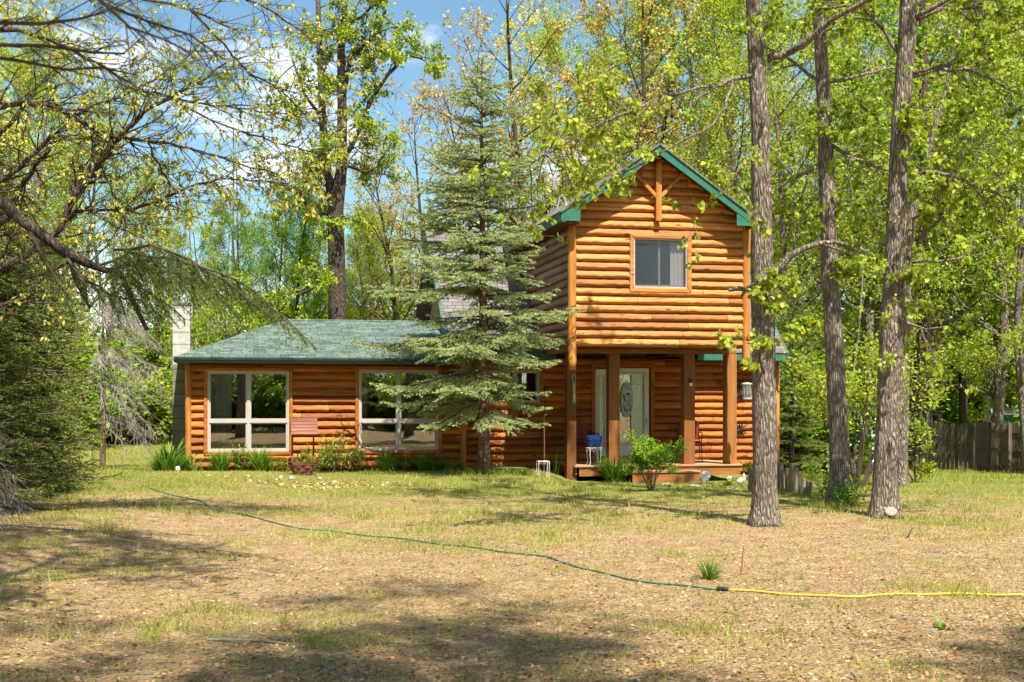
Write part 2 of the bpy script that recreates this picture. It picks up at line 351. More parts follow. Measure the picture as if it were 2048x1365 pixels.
# ------------------------------------------------------------------ ground
def ground_mat():
    m, nt = mat('lawn_and_litter'); co = objco(nt); xyz = nd(nt, 'ShaderNodeSeparateXYZ', {0: co})
    def N(s, d=6, r=.6, dist=0): return nd(nt, 'ShaderNodeTexNoise', {'Vector': co, 'Scale': s, 'Detail': d, 'Roughness': r, 'Distortion': dist}).outputs[0]
    soil = ramp(nt, N(3.5, 8, .7), [(.3, (.22, .128, .062)), (.5, (.38, .245, .122)), (.68, (.52, .375, .21))])
    lit = nd(nt, 'ShaderNodeTexVoronoi', {'Vector': mapped(nt, co, (1, 1, 1)), 'Scale': 34.0})
    lc = ramp(nt, nd(nt, 'ShaderNodeSeparateColor', {0: lit.outputs['Color']}).outputs[0],
              [(.0, (.13, .07, .03)), (.3, (.32, .20, .095)), (.7, (.47, .33, .17)), (1, (.62, .48, .30))])
    col = mixc(nt, ramp(nt, N(6, 4, .7), [(.42, (0, 0, 0)), (.6, (.8, .8, .8))]), soil, lc)
    moss = ramp(nt, N(1.3, 7, .7), [(.52, (0, 0, 0)), (.7, (1, 1, 1))])
    col = mixc(nt, math_(nt, 'MULTIPLY', moss, .55), col, (.34, .27, .075))
    far = nd(nt, 'ShaderNodeMapRange', {'Value': xyz.outputs[1], 'From Min': 15.0, 'From Max': 25.0, 'To Min': -.22, 'To Max': .38}).outputs[0]
    g = math_(nt, 'ADD', N(.55, 6, .65), far, True)
    gm = ramp(nt, g, [(.5, (0, 0, 0)), (.74, (1, 1, 1))])
    gc_ = ramp(nt, N(14, 6, .7), [(.3, (.10, .11, .022)), (.52, (.23, .24, .045)), (.72, (.40, .36, .11))])
    col = mixc(nt, math_(nt, 'MULTIPLY', gm, .85), col, gc_)
    h = math_(nt, 'ADD', N(16, 8, .75), math_(nt, 'MULTIPLY', lit.outputs['Distance'], .8))
    return surf(m, nt, col, .97, h, 1.0, .05, .08)
M_GROUND = ground_mat()
xs = np.concatenate([np.array([-400, -200, -100, -60, -40]), np.linspace(-28, 28, 300), np.array([40, 60, 100, 200, 400])])
ys = np.concatenate([np.array([-300, -120, -60, -30, -15, -6, 0, 3]), np.linspace(5, 50, 260), np.array([55, 62, 70, 85, 110, 160, 260, 420])])
X, Y = np.meshgrid(xs, ys); Zg = gz(X, Y); nx, ny = len(xs), len(ys); I = np.arange(nx * ny).reshape(ny, nx)
tag(np_mesh('ground', np.stack([X, Y, Zg], -1).reshape(-1, 3),
            np.stack([I[:-1, :-1], I[:-1, 1:], I[1:, 1:], I[1:, :-1]], -1).reshape(-1, 4), M_GROUND, smooth=True), kind='structure')

# ------------------------------------------------------------------ the log cabin
RNG = random.Random(5)
house = empty('log_cabin', O, 'orange stained log cabin with green roofed wing and gabled upper storey over its porch', 'house', rz=TH)
VM, VW, VP = 2.9, 1.7, .85                     # planes of the main wall, the wing wall and the porch posts
DN = .088
def depth(t): return DN * float(np.interp(t, [0, .085, .10, .17, .30, .42, .62, .82, .94, 1.0], [.0, .03, .50, .84, .99, 1.0, .84, .58, .36, .16]))
def log_courses(mb, s0, s1, z0, z1, h, openings, T, zmax=None, rng=RNG, joints=(1.1, 2.6)):
    n = int(round((z1 - z0) / h))
    for i in range(n):
        zb = z0 + i * h; s = s0; cuts = [s0]
        while True:
            s += rng.uniform(*joints)
            if s > s1 - .35: break
            cuts.append(s)
        cuts.append(s1)
        for a, b in zip(cuts, cuts[1:]):
            tone = rng.random(); ed = sorted({a + .004, b - .004} | {e for o in openings for e in (o[0], o[1]) if a < e < b})
            for p, q in zip(ed, ed[1:]):
                mid = (p + q) / 2; zr = [(zb, zb + h)]
                for o in openings:
                    if o[0] <= mid <= o[1]:
                        nz = []
                        for l, u in zr:
                            if o[3] <= l or o[2] >= u: nz.append((l, u)); continue
                            if o[2] > l + .01: nz.append((l, o[2]))
                            if o[3] < u - .01: nz.append((o[3], u))
                        zr = nz
                if zmax and max(zmax(p), zmax(q), zmax(mid)) < zb + .01: continue
                m = max(1, int((q - p) / .10)); ss = [p]
                for k in range(1, m): ss.append(p + (q - p) * (k + rng.uniform(-.25, .25)) / m)
                ss.append(q)
                for l, u in zr:
                    ts = [0, .085, .10, .17, .30, .42, .62, .82, .94, 1.0]; ts = [t for t in ts if l - 1e-6 <= zb + t * h <= u + 1e-6]
                    lo, hi = (l - zb) / h, (u - zb) / h
                    if not ts or ts[0] > lo + .01: ts = [lo] + ts
                    if ts[-1] < hi - .01: ts = ts + [hi]
                    vs = []; K = len(ts)
                    for sv in ss:
                        w1 = rng.uniform(-.03, .04); w2 = rng.uniform(-.006, .005); w3 = rng.uniform(-.003, .003)
                        for t in ts:
                            d = depth(t) if t < .09 else depth(t) + (w2 if t < .4 else w3)
                            tt = t + (w1 if .1 < t < .45 else 0); z = zb + tt * h - (.008 if .09 < t < .12 else 0) * (1 + w1 * 6)
                            if zmax: z = min(z, zmax(sv))
                            vs.append(T(sv, d, z))
                    fs = [(j * K + k, (j + 1) * K + k, (j + 1) * K + k + 1, j * K + k + 1) for j in range(len(ss) - 1) for k in range(K - 1)]
                    fs += [tuple(range(K))[::-1], tuple(range((len(ss) - 1) * K, len(ss) * K))]
                    mb.add(vs, fs, tone)
def backing(mb, s0, s1, z0, z1, openings, T, th=.12):
    es = sorted({s0, s1} | {e for o in openings for e in o[:2]}); ez = sorted({z0, z1} | {e for o in openings for e in o[2:]})
    for a, b in zip(es, es[1:]):
        for c, d in zip(ez, ez[1:]):
            if any(o[0] <= (a + b) / 2 <= o[1] and o[2] <= (c + d) / 2 <= o[3] for o in openings): continue
            vs = [T(s, -dd, z) for dd in (.002, th) for s, z in ((a, c), (b, c), (b, d), (a, d))]
            mb.add(vs, [(0, 1, 2, 3), (7, 6, 5, 4), (0, 4, 5, 1), (1, 5, 6, 2), (2, 6, 7, 3), (3, 7, 4, 0)], .1)
def TF(v): return lambda s, d, z: (s, v - d, z)
def rect(px0, py0, px1, py1, v):
    a, zt = hp(px0, py0, v); b, zb = hp(px1, py1, v); return a, b, zb, zt
def frame_boards(mb, a, b, c, d, w, y0, y1, tone=.5):      # four mitred boards round the opening a..b, c..d
    o = [(a - w, c - w), (b + w, c - w), (b + w, d + w), (a - w, d + w)]; i = [(a, c), (b, c), (b, d), (a, d)]
    for k in range(4):
        k2 = (k + 1) % 4; mb.plate([o[k], o[k2], i[k2], i[k]], y0, y1, tone)
def window(op, v, cols, rows, fw=.045, trim=.085, sash=.03, glassm=None, fm=None, split=None):
    a, b, c, d = op; mb = MB(); frame_boards(mb, a, b, c, d, trim, v - .10, v + .0, .55)
    w = mb.build('window', M_LOG if v == 0 else M_LOGR, house, bevel=.018)
    fb = MB(); frame_boards(fb, a + fw, b - fw, c + fw, d - fw, fw - .002, v - .075, v + .04)
    us = [a + fw + (b - a - 2 * fw) * k / cols for k in range(cols + 1)]
    zs = [c + fw, d - fw] if rows == 1 else [c + fw, split, d - fw]
    for u in us[1:-1]: fb.box(u - fw * .8, u + fw * .8, v - .072, v + .038, c + fw, d - fw)
    for z in zs[1:-1]:
        for u0, u1 in zip(us, us[1:]): fb.box(u0 + (fw * .8 if u0 != us[0] else 0) , u1 - (fw * .8 if u1 != us[-1] else 0), v - .070, v + .036, z - fw * .8, z + fw * .8)
    for u0, u1 in zip(us, us[1:]):
        for z0, z1 in zip(zs, zs[1:]):
            x0 = u0 + (fw * .8 if u0 != us[0] else 0); x1 = u1 - (fw * .8 if u1 != us[-1] else 0)
            y0 = z0 + (fw * .8 if z0 != zs[0] else 0); y1 = z1 - (fw * .8 if z1 != zs[-1] else 0)
            frame_boards(fb, x0 + sash, x1 - sash, y0 + sash, y1 - sash, sash - .002, v - .050, v + .02)
            MB().box(x0 + sash - .004, x1 - sash + .004, v - .012, v - .006, y0 + sash - .004, y1 - sash + .004).build('pane', glassm or M_GLASS, w)
    fb.build('frame', fm or M_FRAME, w); return w
# --- upper storey
uL, zB = hp(1150, 693, 0); uR, _ = hp(1487, 693, 0)
uc, zr = hp(1319, 289, -.47); ueL, zeL = hp(1122, 428, -.47); ueR, zeR = hp(1511, 432, -.47)
ue = (ueR - ueL) / 2; uc = (ueL + ueR) / 2; ze = (zeL + zeR) / 2; slope = (zr - ze) / ue
roof_z = lambda u: zr - slope * abs(u - uc)
WTOP = lambda u: roof_z(u) - .10
op_t = rect(1266, 478, 1372, 578, 0)
hT = .1725
mb = MB(); log_courses(mb, uL, uR, zB, zB + hT * 25, hT, [op_t], TF(0), WTOP, joints=(1.2, 2.8)); backing(mb, uL, uR, zB + .03, ze - .15, [op_t], TF(0))
mb.plate([(uL, ze - .15), (uR, ze - .15), (uc, zr - .13)], .002, .12, .1)
front = mb.build('wall', M_LOG, house)
TLs = lambda s, d, z: (uL - .02 - d, s, z); TRs = lambda s, d, z: (uR + .02 + d, s, z)
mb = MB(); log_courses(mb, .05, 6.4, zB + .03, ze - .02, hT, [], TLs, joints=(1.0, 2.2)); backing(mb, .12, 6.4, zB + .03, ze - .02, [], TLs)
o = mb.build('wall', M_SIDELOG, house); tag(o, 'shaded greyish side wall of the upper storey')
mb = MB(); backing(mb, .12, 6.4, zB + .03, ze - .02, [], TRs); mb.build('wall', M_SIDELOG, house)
w = window(op_t, 0, 1, 1, .02, .095, .008, M_SCREENGLASS, M_FRAME)
m3 = MB(); sp = (op_t[0] + op_t[1]) / 2
m3.box(sp - .018, sp + .018, .03, .05, op_t[2] + .03, op_t[3] - .03).box(op_t[0] + .03, op_t[1] - .03, .03, .05, op_t[2] + .03, op_t[2] + .07).build('sash', M_FRAME, w)
mb = MB(); u0 = sp + .25
for k in range(7): mb.box(u0 + k * .042, u0 + k * .042 + .036, .06 + .012 * (k % 2), .075 + .012 * (k % 2), op_t[2] + .03, op_t[3] - .05)
mb.build('curtain', M_CURTAIN, w)
MB().tube([(op_t[0] - .02, .2, op_t[3] - .04), (op_t[1] + .02, .2, op_t[3] - .04)], .012, 6).build('curtain_rod', M_WHITE, w)
for px in (1143.5, 1491.5):                   # hewn corner logs that hang below the wall
    u, zb_ = hp(px, 741, -.03); _, zt = hp(px, 452, -.03); rr = .088; pts = []; rad = []
    for k in range(15):
        t = k / 14; pts.append((u + RNG.uniform(-.004, .004), -.045 + RNG.uniform(-.004, .004), zb_ + (zt - zb_) * t)); rad.append(rr * RNG.uniform(.95, 1.05))
    MB().tube(pts, rad, 12, .6).build('corner_post', M_LOGV, house, smooth=True)
def uv_side(co): return (co.y, (co.x - uc) * math.sqrt(1 + slope * slope))
for sgn in (-1, 1):
    e = uc + sgn * (ue + .03); mb = MB(); q = [(uc, -.50, zr + .03), (uc, 6.6, zr + .03), (e, 6.6, ze + .03 - .03 * slope), (e, -.50, ze + .03 - .03 * slope)]
    if sgn > 0: q = q[::-1]
    mb.slab(q if (Vector(q[1]) - Vector(q[0])).cross(Vector(q[2]) - Vector(q[0])).z > 0 else q[::-1], .035)
    o = mb.build('roof', M_SHB, house, uvf=uv_side)
    mb = MB(); e2 = uc + sgn * (ue - .04)
    q = [(uc, -.42, zr - .07), (uc, 6.5, zr - .07), (e2, 6.5, roof_z(e2) - .07), (e2, -.42, roof_z(e2) - .07)]
    mb.slab(q if (Vector(q[1]) - Vector(q[0])).cross(Vector(q[2]) - Vector(q[0])).z > 0 else q[::-1], .02)
    mb.build('soffit', M_SCREEN, house)
    mb = MB(); e3 = uc + sgn * ue; wv = .205; y0, y1 = -.47, -.43
    mb.plate([(uc, zr), (e3, ze), (e3, ze - wv * .86), (uc, zr - wv)] if sgn < 0 else [(uc, zr), (uc, zr - wv), (e3, ze - wv * .86), (e3, ze)], y0, y1)
    e4 = e3 - sgn * .40
    mb.plate([(e3, ze - wv * .84), (e4, ze - wv * .84), (e4, roof_z(e4) - wv * .97)], y0 + .006, y1 - .002)
    mb.box(e3 - .015, e3 + .015, -.428, 6.5, ze - .19, ze - .012)
    mb.build('fascia', M_GREEN, house)
    mb = MB(); ew = (uL if sgn < 0 else uR)
    mb.box(min(e3, ew), max(e3, ew), -.42, 6.4, ze - .205, ze - .193); mb.build('soffit', M_SCREEN, house)
# bracket in the gable
def P_(px, py, v=-.14): u, z = hp(px, py, v); return u, z
mb = MB(); u0, zt = P_(1311, 326); u1, zb_ = P_(1322, 443); mb.box(u0, u1, -.20, -.09, zb_, zt, .5)
for sgn in (-1, 1):
    a = Vector(((u0 + u1) / 2, 0, P_(1316, 398)[1])); b = a + Vector((sgn * .60, 0, .60)); n_ = Vector((-sgn * .7, 0, .7)).normalized() * .036
    poly = [a - n_, b - n_, b + n_, a + n_]; poly = [(p.x, p.z) for p in poly]
    mb.plate(poly if sgn > 0 else poly[::-1], -.185, -.105, .5)
mb.build('gable_bracket', M_LOGV, house, bevel=.006)
# --- porch
zc = zB - .005
MB().box(uL + .02, uR - .02, .0, VM - .08, zB - .01, zB + .02).build('porch_ceiling', M_SCREEN, house)
MB().box(hp(1150, 700, VP)[0], hp(1472, 700, VP)[0], VP, VP + .14, hp(1300, 707.5, VP)[1], zB - .012).build('porch_beam', M_BEAMX, house, bevel=.008)
MB().box(uL - .05, uL + .03, -.02, 2.6, zB - .09, zB + .025).build('side_beam', M_BEAMX, house)
zdk = .225
for px0, px1, low in ((1134, 1152.5, True), (1218, 1239.5, False), (1368.5, 1390, False), (1453, 1473.5, False)):
    u0, _ = hp(px0, 800, VP); u1, _ = hp(px1, 800, VP)
    MB().box(u0, u1, VP, VP + (u1 - u0), -.22 if low else zdk, hp(1300, 707.5, VP)[1] - .002, RNG.random()).build('porch_post', M_BEAM, house, bevel=.006)
uD0, uD1 = hp(1150, 935, .72)[0], hp(1484, 935, .72)[0]
mb = MB()
for k in range(16):
    y = .72 + k * .136; mb.box(uD0 + RNG.uniform(-.01, .01), uD1 + RNG.uniform(-.01, .02), y + .002, y + .132, zdk - .035, zdk - .001 + RNG.uniform(-.002, .002), RNG.random())
dk = mb.build('porch_deck', M_DECK, house, bevel=.003)
mb = MB(); mb.box(uD0 + .10, uD1 - .03, .755, .79, .0, zdk - .037); mb.box(uD0 + .03, uD0 + .06, .80, 2.8, .03, zdk - .037); mb.box(uD1 - .06, uD1 - .03, .80, 2.8, .03, zdk - .037)
mb.build('deck_fascia', M_BEAMX, house)
us0, us1 = hp(1264, 955, .42)[0], hp(1402, 955, .42)[0]
mb = MB(); mb.box(us0, us1, .42, .58, .075, .105, .5); mb.box(us0, us1, .585, .752, .075, .105, .8); o = mb.build('porch_step', M_DECK, house, bevel=.003)
MB().box(us0 + .02, us1 - .02, .445, .475, -.22, .072).build('step_riser', M_BEAMX, o)
# --- main block behind the porch
uML, uMR = hp(926, 800, VM)[0] - .3, hp(1550, 800, VM)[0]
zE = hp(1000, 718, 2.4)[1]; zET = hp(1000, 702, 2.4)[1]
op_d = rect(1188, 735, 1299, 919, VM); op_w = rect(980, 741, 1078, 806, VM)
hM = .166
mb = MB(); log_courses(mb, uML, uMR, -.10, zE + .06, hM, [op_d, op_w], TF(VM), joints=(.9, 2.3)); backing(mb, uML, uMR, -.3, zE + .10, [op_d, op_w], TF(VM)); mb.build('wall', M_LOGR, house)
u, _ = hp(1552, 800, VM); MB().tube([(u, VM - .02, -.3), (u, VM - .02, zE + .05)], .075, 12).build('corner_post', M_LOGV, house, smooth=True)
window(op_w, VM, 2, 1, .04, .085, .02)
mb = MB(); frame_boards(mb, op_d[0], op_d[1], op_d[2] + .09, op_d[3], .085, VM - .10, VM + .0, .4)
door_trim = mb.build('door_surround', M_LOGR, house, bevel=.012)
def leafdoor(name, r, g, mt, gm, parent):
    a, b, c, d = r; e, f, gg, h = g; mb = MB()
    mb.box(a, e, VM - .045, VM + .01, c, d); mb.box(f, b, VM - .045, VM + .01, c, d); mb.box(e, f, VM - .045, VM + .01, c, gg); mb.box(e, f, VM - .045, VM + .01, h, d)
    fr = MB(); o = mb.build(name, mt, parent, bevel=.004)
    frame_boards(fr, e + .03, f - .03, gg + .03, h - .03, .045, VM - .062, VM - .0455); fr.build('glazing_bead', M_IVORY, o)
    MB().box(e + .001, f - .001, VM - .030, VM - .022, gg + .001, h - .001).build('pane', gm, o); return o
sl_r = rect(1190, 739, 1215, 917, VM); sl_g = rect(1195, 752, 1210, 897, VM); leafdoor('sidelight', sl_r, sl_g, M_WHITE, M_OBSC, house)
dr = rect(1220, 737, 1297, 917, VM); dg = rect(1230, 745, 1289, 889, VM); door = leafdoor('door', dr, dg, M_WHITE, M_OBSC, house)
a, b = rect(1233, 752, 1262, 887, VM)[:2]; MB().box(a, b, VM - .0345, VM - .0315, dg[2] + .08, dg[3] - .06).build('dark_centre_glass', M_GLASS, door)
c0, zc0 = hp(1252, 800, VM)
mb = MB(); n = 28; mb.plate([(c0 + .150 * math.cos(-2 * math.pi * k / n), zc0 + .40 * math.sin(-2 * math.pi * k / n)) for k in range(n)][::-1], VM - .085, VM - .07)
orn = mb.build('oval_ornament', plain('etched_oval', (.42, .43, .40), .5, .15, 9), door)
mb = MB()
for k in range(26):
    t = RNG.uniform(0, 6.28); r_ = math.sqrt(RNG.random()) * .85; x = c0 + .14 * r_ * math.cos(t); z = zc0 + .37 * r_ * math.sin(t); an = RNG.uniform(.9, 2.2); l = RNG.uniform(.02, .055)
    dx, dz = math.cos(an) * l, math.sin(an) * l
    mb.plate([(x - dx, z - dz), (x + dz * .3, z - dx * .1), (x + dx, z + dz), (x - dz * .3, z + dx * .1)], VM - .088, VM - .0855)
mb.build('etched_motif', M_BLACK, orn)
for py in (784.5, 865):
    a, z = hp(1246, py, VM); b, _ = hp(1266, py, VM); MB().box(a, b, VM - .10, VM - .088, z - .012, z + .012).build('pull_bar', M_WHITE, door)
a, z = hp(1291.5, 842, VM); MB().lathe([(.02, 0), (.032, .02), (.032, .05), (.02, .07)], (a, VM - .09, z - .03), 10).build('handle', M_GALV, door)
a, _ = hp(1186, 800, VM); MB().box(op_d[0] + .0, op_d[1], VM - .08, VM + .05, op_d[2] - .04, op_d[2] - .003).build('threshold', M_BEAMX, door)
MB().box(op_d[0] + .001, op_d[1] - .001, VM + .03, VM + .05, op_d[2], op_d[3] - .001).build('door_frame', M_GREEN, house)
# main roof: steep, ridge along the front
uRL, uRR = hp(897, 700, 2.4)[0], hp(1574, 700, 2.4)[0]; zRi, vRi = 5.72, 5.9
ms = (zRi - zET) / (vRi - 2.4)
def uv_main(co): return (co.x, (co.y - 2.4) * math.sqrt(1 + ms * ms))
MB().slab([(uRL, 2.38, zET), (uRR, 2.38, zET), (uRR, vRi, zRi), (uRL, vRi, zRi)], .04).build('roof', M_SHB, house, uvf=uv_main)
MB().slab([(uRL, vRi, zRi), (uRR, vRi, zRi), (uRR, 9.4, zET), (uRL, 9.4, zET)], .04).build('roof', M_SHB, house, uvf=uv_main)
for a, b in ((uRL, hp(1112, 700, 2.4)[0]), (hp(1395, 700, 2.4)[0], uRR)): MB().box(a, b, 2.40, 2.43, zE, zET - .035).build('fascia', M_GREEN, house)
for u in (uRL - .02, uRR + .02):
    mb = MB(); sgn = 1 if u > 0 else -1
    vs = [(u + dx, y, z) for dx in (-.018, .018) for y, z in ((2.38, zET + .01), (vRi, zRi + .01), (vRi, zRi - .19), (2.38, zET - .19))]
    mb.add(vs, [(0, 1, 2, 3), (7, 6, 5, 4), (0, 4, 5, 1), (1, 5, 6, 2), (2, 6, 7, 3), (3, 7, 4, 0)]); mb.build('fascia', M_GREEN, house)
MB().box(uRL + .02, uRR - .02, 2.44, VM, zE + .0, zE + .02).build('soffit', M_SCREEN, house)
mb = MB(); ug = uRL + .35
mb.add([(ug, VM + .1, .0), (ug, 8.8, .0), (ug, 8.8, zE + .3), (ug, vRi, zRi - .15), (ug, VM + .1, zE + .3)], [(0, 1, 2, 3, 4)]); ug2 = uMR
mb.add([(ug2, VM + .1, .0), (ug2, 8.8, .0), (ug2, 8.8, zE + .3), (ug2, vRi, zRi - .15), (ug2, VM + .1, zE + .3)], [(4, 3, 2, 1, 0)])
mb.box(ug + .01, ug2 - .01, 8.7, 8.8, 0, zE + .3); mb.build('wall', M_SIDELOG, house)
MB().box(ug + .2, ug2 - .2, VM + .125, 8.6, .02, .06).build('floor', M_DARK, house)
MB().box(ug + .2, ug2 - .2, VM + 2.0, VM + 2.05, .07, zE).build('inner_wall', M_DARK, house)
# antenna mast on the roof edge
# --- left wing
uWL, uWR = hp(377, 800, VW)[0], hp(922, 800, VW)[0]; VEW = 1.2
zF0 = hp(550, 727, VEW)[1]; zF1 = hp(550, 716, VEW)[1]; hW = .166
op1 = rect(415, 742, 578, 903, VW); op2 = rect(717, 740, 876, 900, VW)
zw0 = hp(600, 937, VW)[1]; nW = int((zF0 - zw0) / hW) + 2
mb = MB(); log_courses(mb, uWL, uWR, zw0, zw0 + nW * hW, hW, [op1, op2], TF(VW), lambda u: zF0 + .02, joints=(1.0, 2.4)); backing(mb, uWL, uWR, zw0 - .02, zF0 + .02, [op1, op2], TF(VW)); mb.build('wall', M_LOGR, house)
window(op1, VW, 2, 2, .038, .075, .026, split=hp(497, 843, VW)[1]); window(op2, VW, 2, 2, .038, .075, .026, split=hp(797, 843, VW)[1])
for px, yb in ((377, 931), (926.5, 938)):
    u, zb_ = hp(px, yb, VW - .04); MB().tube([(u + RNG.uniform(-.004, .004), VW - .045, zb_ + (zF0 + .02 - zb_) * k / 10) for k in range(11)], [.066 * RNG.uniform(.95, 1.05) for k in range(11)], 12, .7).build('corner_post', M_LOGV, house, smooth=True)
MB().box(uWL + .03, uWR - .03, VW + .04, VW + .14, -.1, zw0 - .022).build('foundation', M_CONC, house)
u0, _ = hp(715, 930, VW); u1, _ = hp(765, 930, VW); MB().box(u0, u1, VW + .0, VW + .036, -.05, zw0 - .025).build('skirting_board', M_GREENSKIRT, house)
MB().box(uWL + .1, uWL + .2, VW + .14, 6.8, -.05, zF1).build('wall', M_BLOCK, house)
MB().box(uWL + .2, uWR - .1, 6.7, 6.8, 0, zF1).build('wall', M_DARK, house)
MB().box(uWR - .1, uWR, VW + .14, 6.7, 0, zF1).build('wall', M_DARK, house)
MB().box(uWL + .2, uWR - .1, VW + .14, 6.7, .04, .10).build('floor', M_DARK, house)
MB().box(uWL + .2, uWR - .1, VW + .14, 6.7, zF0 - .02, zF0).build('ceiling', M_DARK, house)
uH0 = hp(347, 716, VEW)[0]; uH1, zH = hp(563, 641, 4.2); uH2 = uWR + .3; uE2 = hp(899, 700, VEW)[0]
gs = (zH - zF1) / 3.0
def uv_wing(co): return (co.x, (co.y - VEW) * math.sqrt(1 + gs * gs))
MB().slab([(uH0, VEW - .02, zF1 + .005), (uE2, VEW - .02, zF1 + .005), (uH2, 4.2, zH), (uH1, 4.2, zH)], .03).build('roof', M_SHG, house, uvf=uv_wing)
MB().slab([(uH1, 4.2, zH), (uH2, 4.2, zH), (uH2, 7.2, zF1 + .005), (uH0, 7.2, zF1 + .005)], .03).build('roof', M_SHG, house, uvf=uv_wing)
MB().slab([(uH0, 7.2, zF1 + .005), (uH0, VEW - .02, zF1 + .005), (uH1, 4.2, zH)], .03).build('roof', M_SHG, house, uvf=lambda co: (co.y, co.x))
MB().tube([(uH1 - .05, 4.2, zH + .0), (uH2, 4.2, zH + .0)], .03, 6).build('ridge_cap', M_SHG, house, uvf=lambda co: (co.x, co.z))
mb = MB(); mb.box(uH0 + .03, uE2, VEW, VEW + .03, zF0, zF1 - .03); mb.box(uH0, uH0 + .03, VEW, 7.2, zF0 + .02, zF1 - .03); mb.build('fascia', M_GREEN, house)
MB().box(uH0 - .005, uE2 + .005, VEW - .055, VEW - .004, zF1 - .05, zF1 - .028).build('drip_edge', M_DARKMETAL, house)
MB().box(uE2 - .01, uE2 + .03, VEW - .03, 2.36, zF0 + .02, zF1 + .06).build('fascia', M_GREEN, house)
MB().box(uH0 + .04, uE2, VEW + .032, VW + .1, zF0 + .025, zF0 + .04).build('soffit', M_SCREEN, house)
u0, zt = hp(345.5, 605, 2.85); u1, _ = hp(380, 605, 2.85)
mb = MB(); mb.box(u0, u1, 2.85, 3.25, -.05, zt - .06); mb.box(u0 + .01, u1 - .01, 2.86, 3.24, zt - .06, zt - .055)
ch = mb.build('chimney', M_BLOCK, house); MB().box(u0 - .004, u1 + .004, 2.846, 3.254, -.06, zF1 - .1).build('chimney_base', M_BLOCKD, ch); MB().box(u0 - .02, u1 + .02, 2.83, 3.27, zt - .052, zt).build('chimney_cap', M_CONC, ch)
# curtains inside the wing windows
for o_, f0, f1, zz in ((op1, .02, .29, 0), (op2, .0, .12, 0), (op2, .88, 1.0, 0)):
    mb = MB(); a = o_[0] + (o_[1] - o_[0]) * f0; b = o_[0] + (o_[1] - o_[0]) * f1; m_ = int((b - a) / .035); pts = []
    for k in range(m_ + 1): pts.append((a + (b - a) * k / m_, VW + .26 + .018 * math.sin(k * 1.6)))
    vs = [(x, y, z) for z in (o_[2] + .12, o_[3] - .02) for x, y in pts]; n = m_ + 1
    mb.add(vs, [(k, k + 1, n + k + 1, n + k) for k in range(m_)]); mb.build('curtain', M_CURTAIN, house)
# porch lamp on its post
u, z = hp(1380, 766, VP); mb = MB(); mb.box(u - .04, u + .04, VP - .05, VP - .002, z + .0, z + .09); lam = mb.build('porch_lamp', M_BLACK, house, bevel=.008)
MB().box(u - .028, u + .03, VP - .075, VP - .01, z - .07, z - .002).build('lens', M_WHITE, lam, bevel=.008)
# roof antenna mast
u, z = hp(1112, 405, 1.8); mb = MB(); pp = [hp(x, y, 1.8) for x, y in ((1133, 408), (1128, 396), (1117, 386), (1109, 374), (1107, 352))]
mb.tube([(a, 1.8, b) for a, b in pp], .028, 8); q = [hp(x, y, 1.8) for x, y in ((1121, 387), (1114, 420))]; mb.tube([(a, 1.8, b) for a, b in q], .014, 6)
a, b = pp[0]; mb.box(a - .06, a + .06, 1.72, 1.88, b - .06, b - .01)
mb.build('antenna_mast', M_GALV, house, smooth=False)

# ------------------------------------------------------------------ vegetation builders
NR = np.random.RandomState(11)
KITE = (np.array([(0, 0, 0), (.30, .42, .10), (0, 1, -.06), (-.30, .42, .10)]), [(0, 1, 2, 3)])
_h = [(.0, .0), (.10, .16), (.36, .10), (.30, .34), (.52, .50), (.26, .56), (.24, .80), (.0, 1.0)]
LOBE = (np.array([(x, y, .16 * abs(x) - .10 * y * y) for x, y in _h] + [(-x, y, .16 * abs(x) - .10 * y * y) for x, y in _h[1:-1][::-1]]), [tuple(range(14))])
BLADE = (np.array([(-.5, 0, 0), (.5, 0, 0), (0, 1, 0)]), [(0, 1, 2)])
def unit(a): return a / np.maximum(np.linalg.norm(a, axis=1, keepdims=True), 1e-9)
def leaves(name, P, D, N, size, tmpl, mat, parent=None, tone=None, width=1.0):
    P = np.asarray(P, float); n = len(P); D = unit(D); S = unit(np.cross(D, N)); N = np.cross(S, D)
    t, fs = tmpl; k = len(t); size = np.broadcast_to(np.asarray(size, float), (n,))
    V = P[:, None] + size[:, None, None] * (t[None, :, 0:1] * width * S[:, None] + t[None, :, 1:2] * D[:, None] + t[None, :, 2:3] * N[:, None])
    F = (np.arange(n)[:, None, None] * k + np.array(fs)[None]).reshape(-1, len(fs[0]))
    if tone is None: tone = NR.rand(n)
    return np_mesh(name, V.reshape(-1, 3), F, mat, parent, np.repeat(tone, k))
def rdir(rng): 
    v = Vector((rng.gauss(0, 1), rng.gauss(0, 1), rng.gauss(0, 1))); return v.normalized()
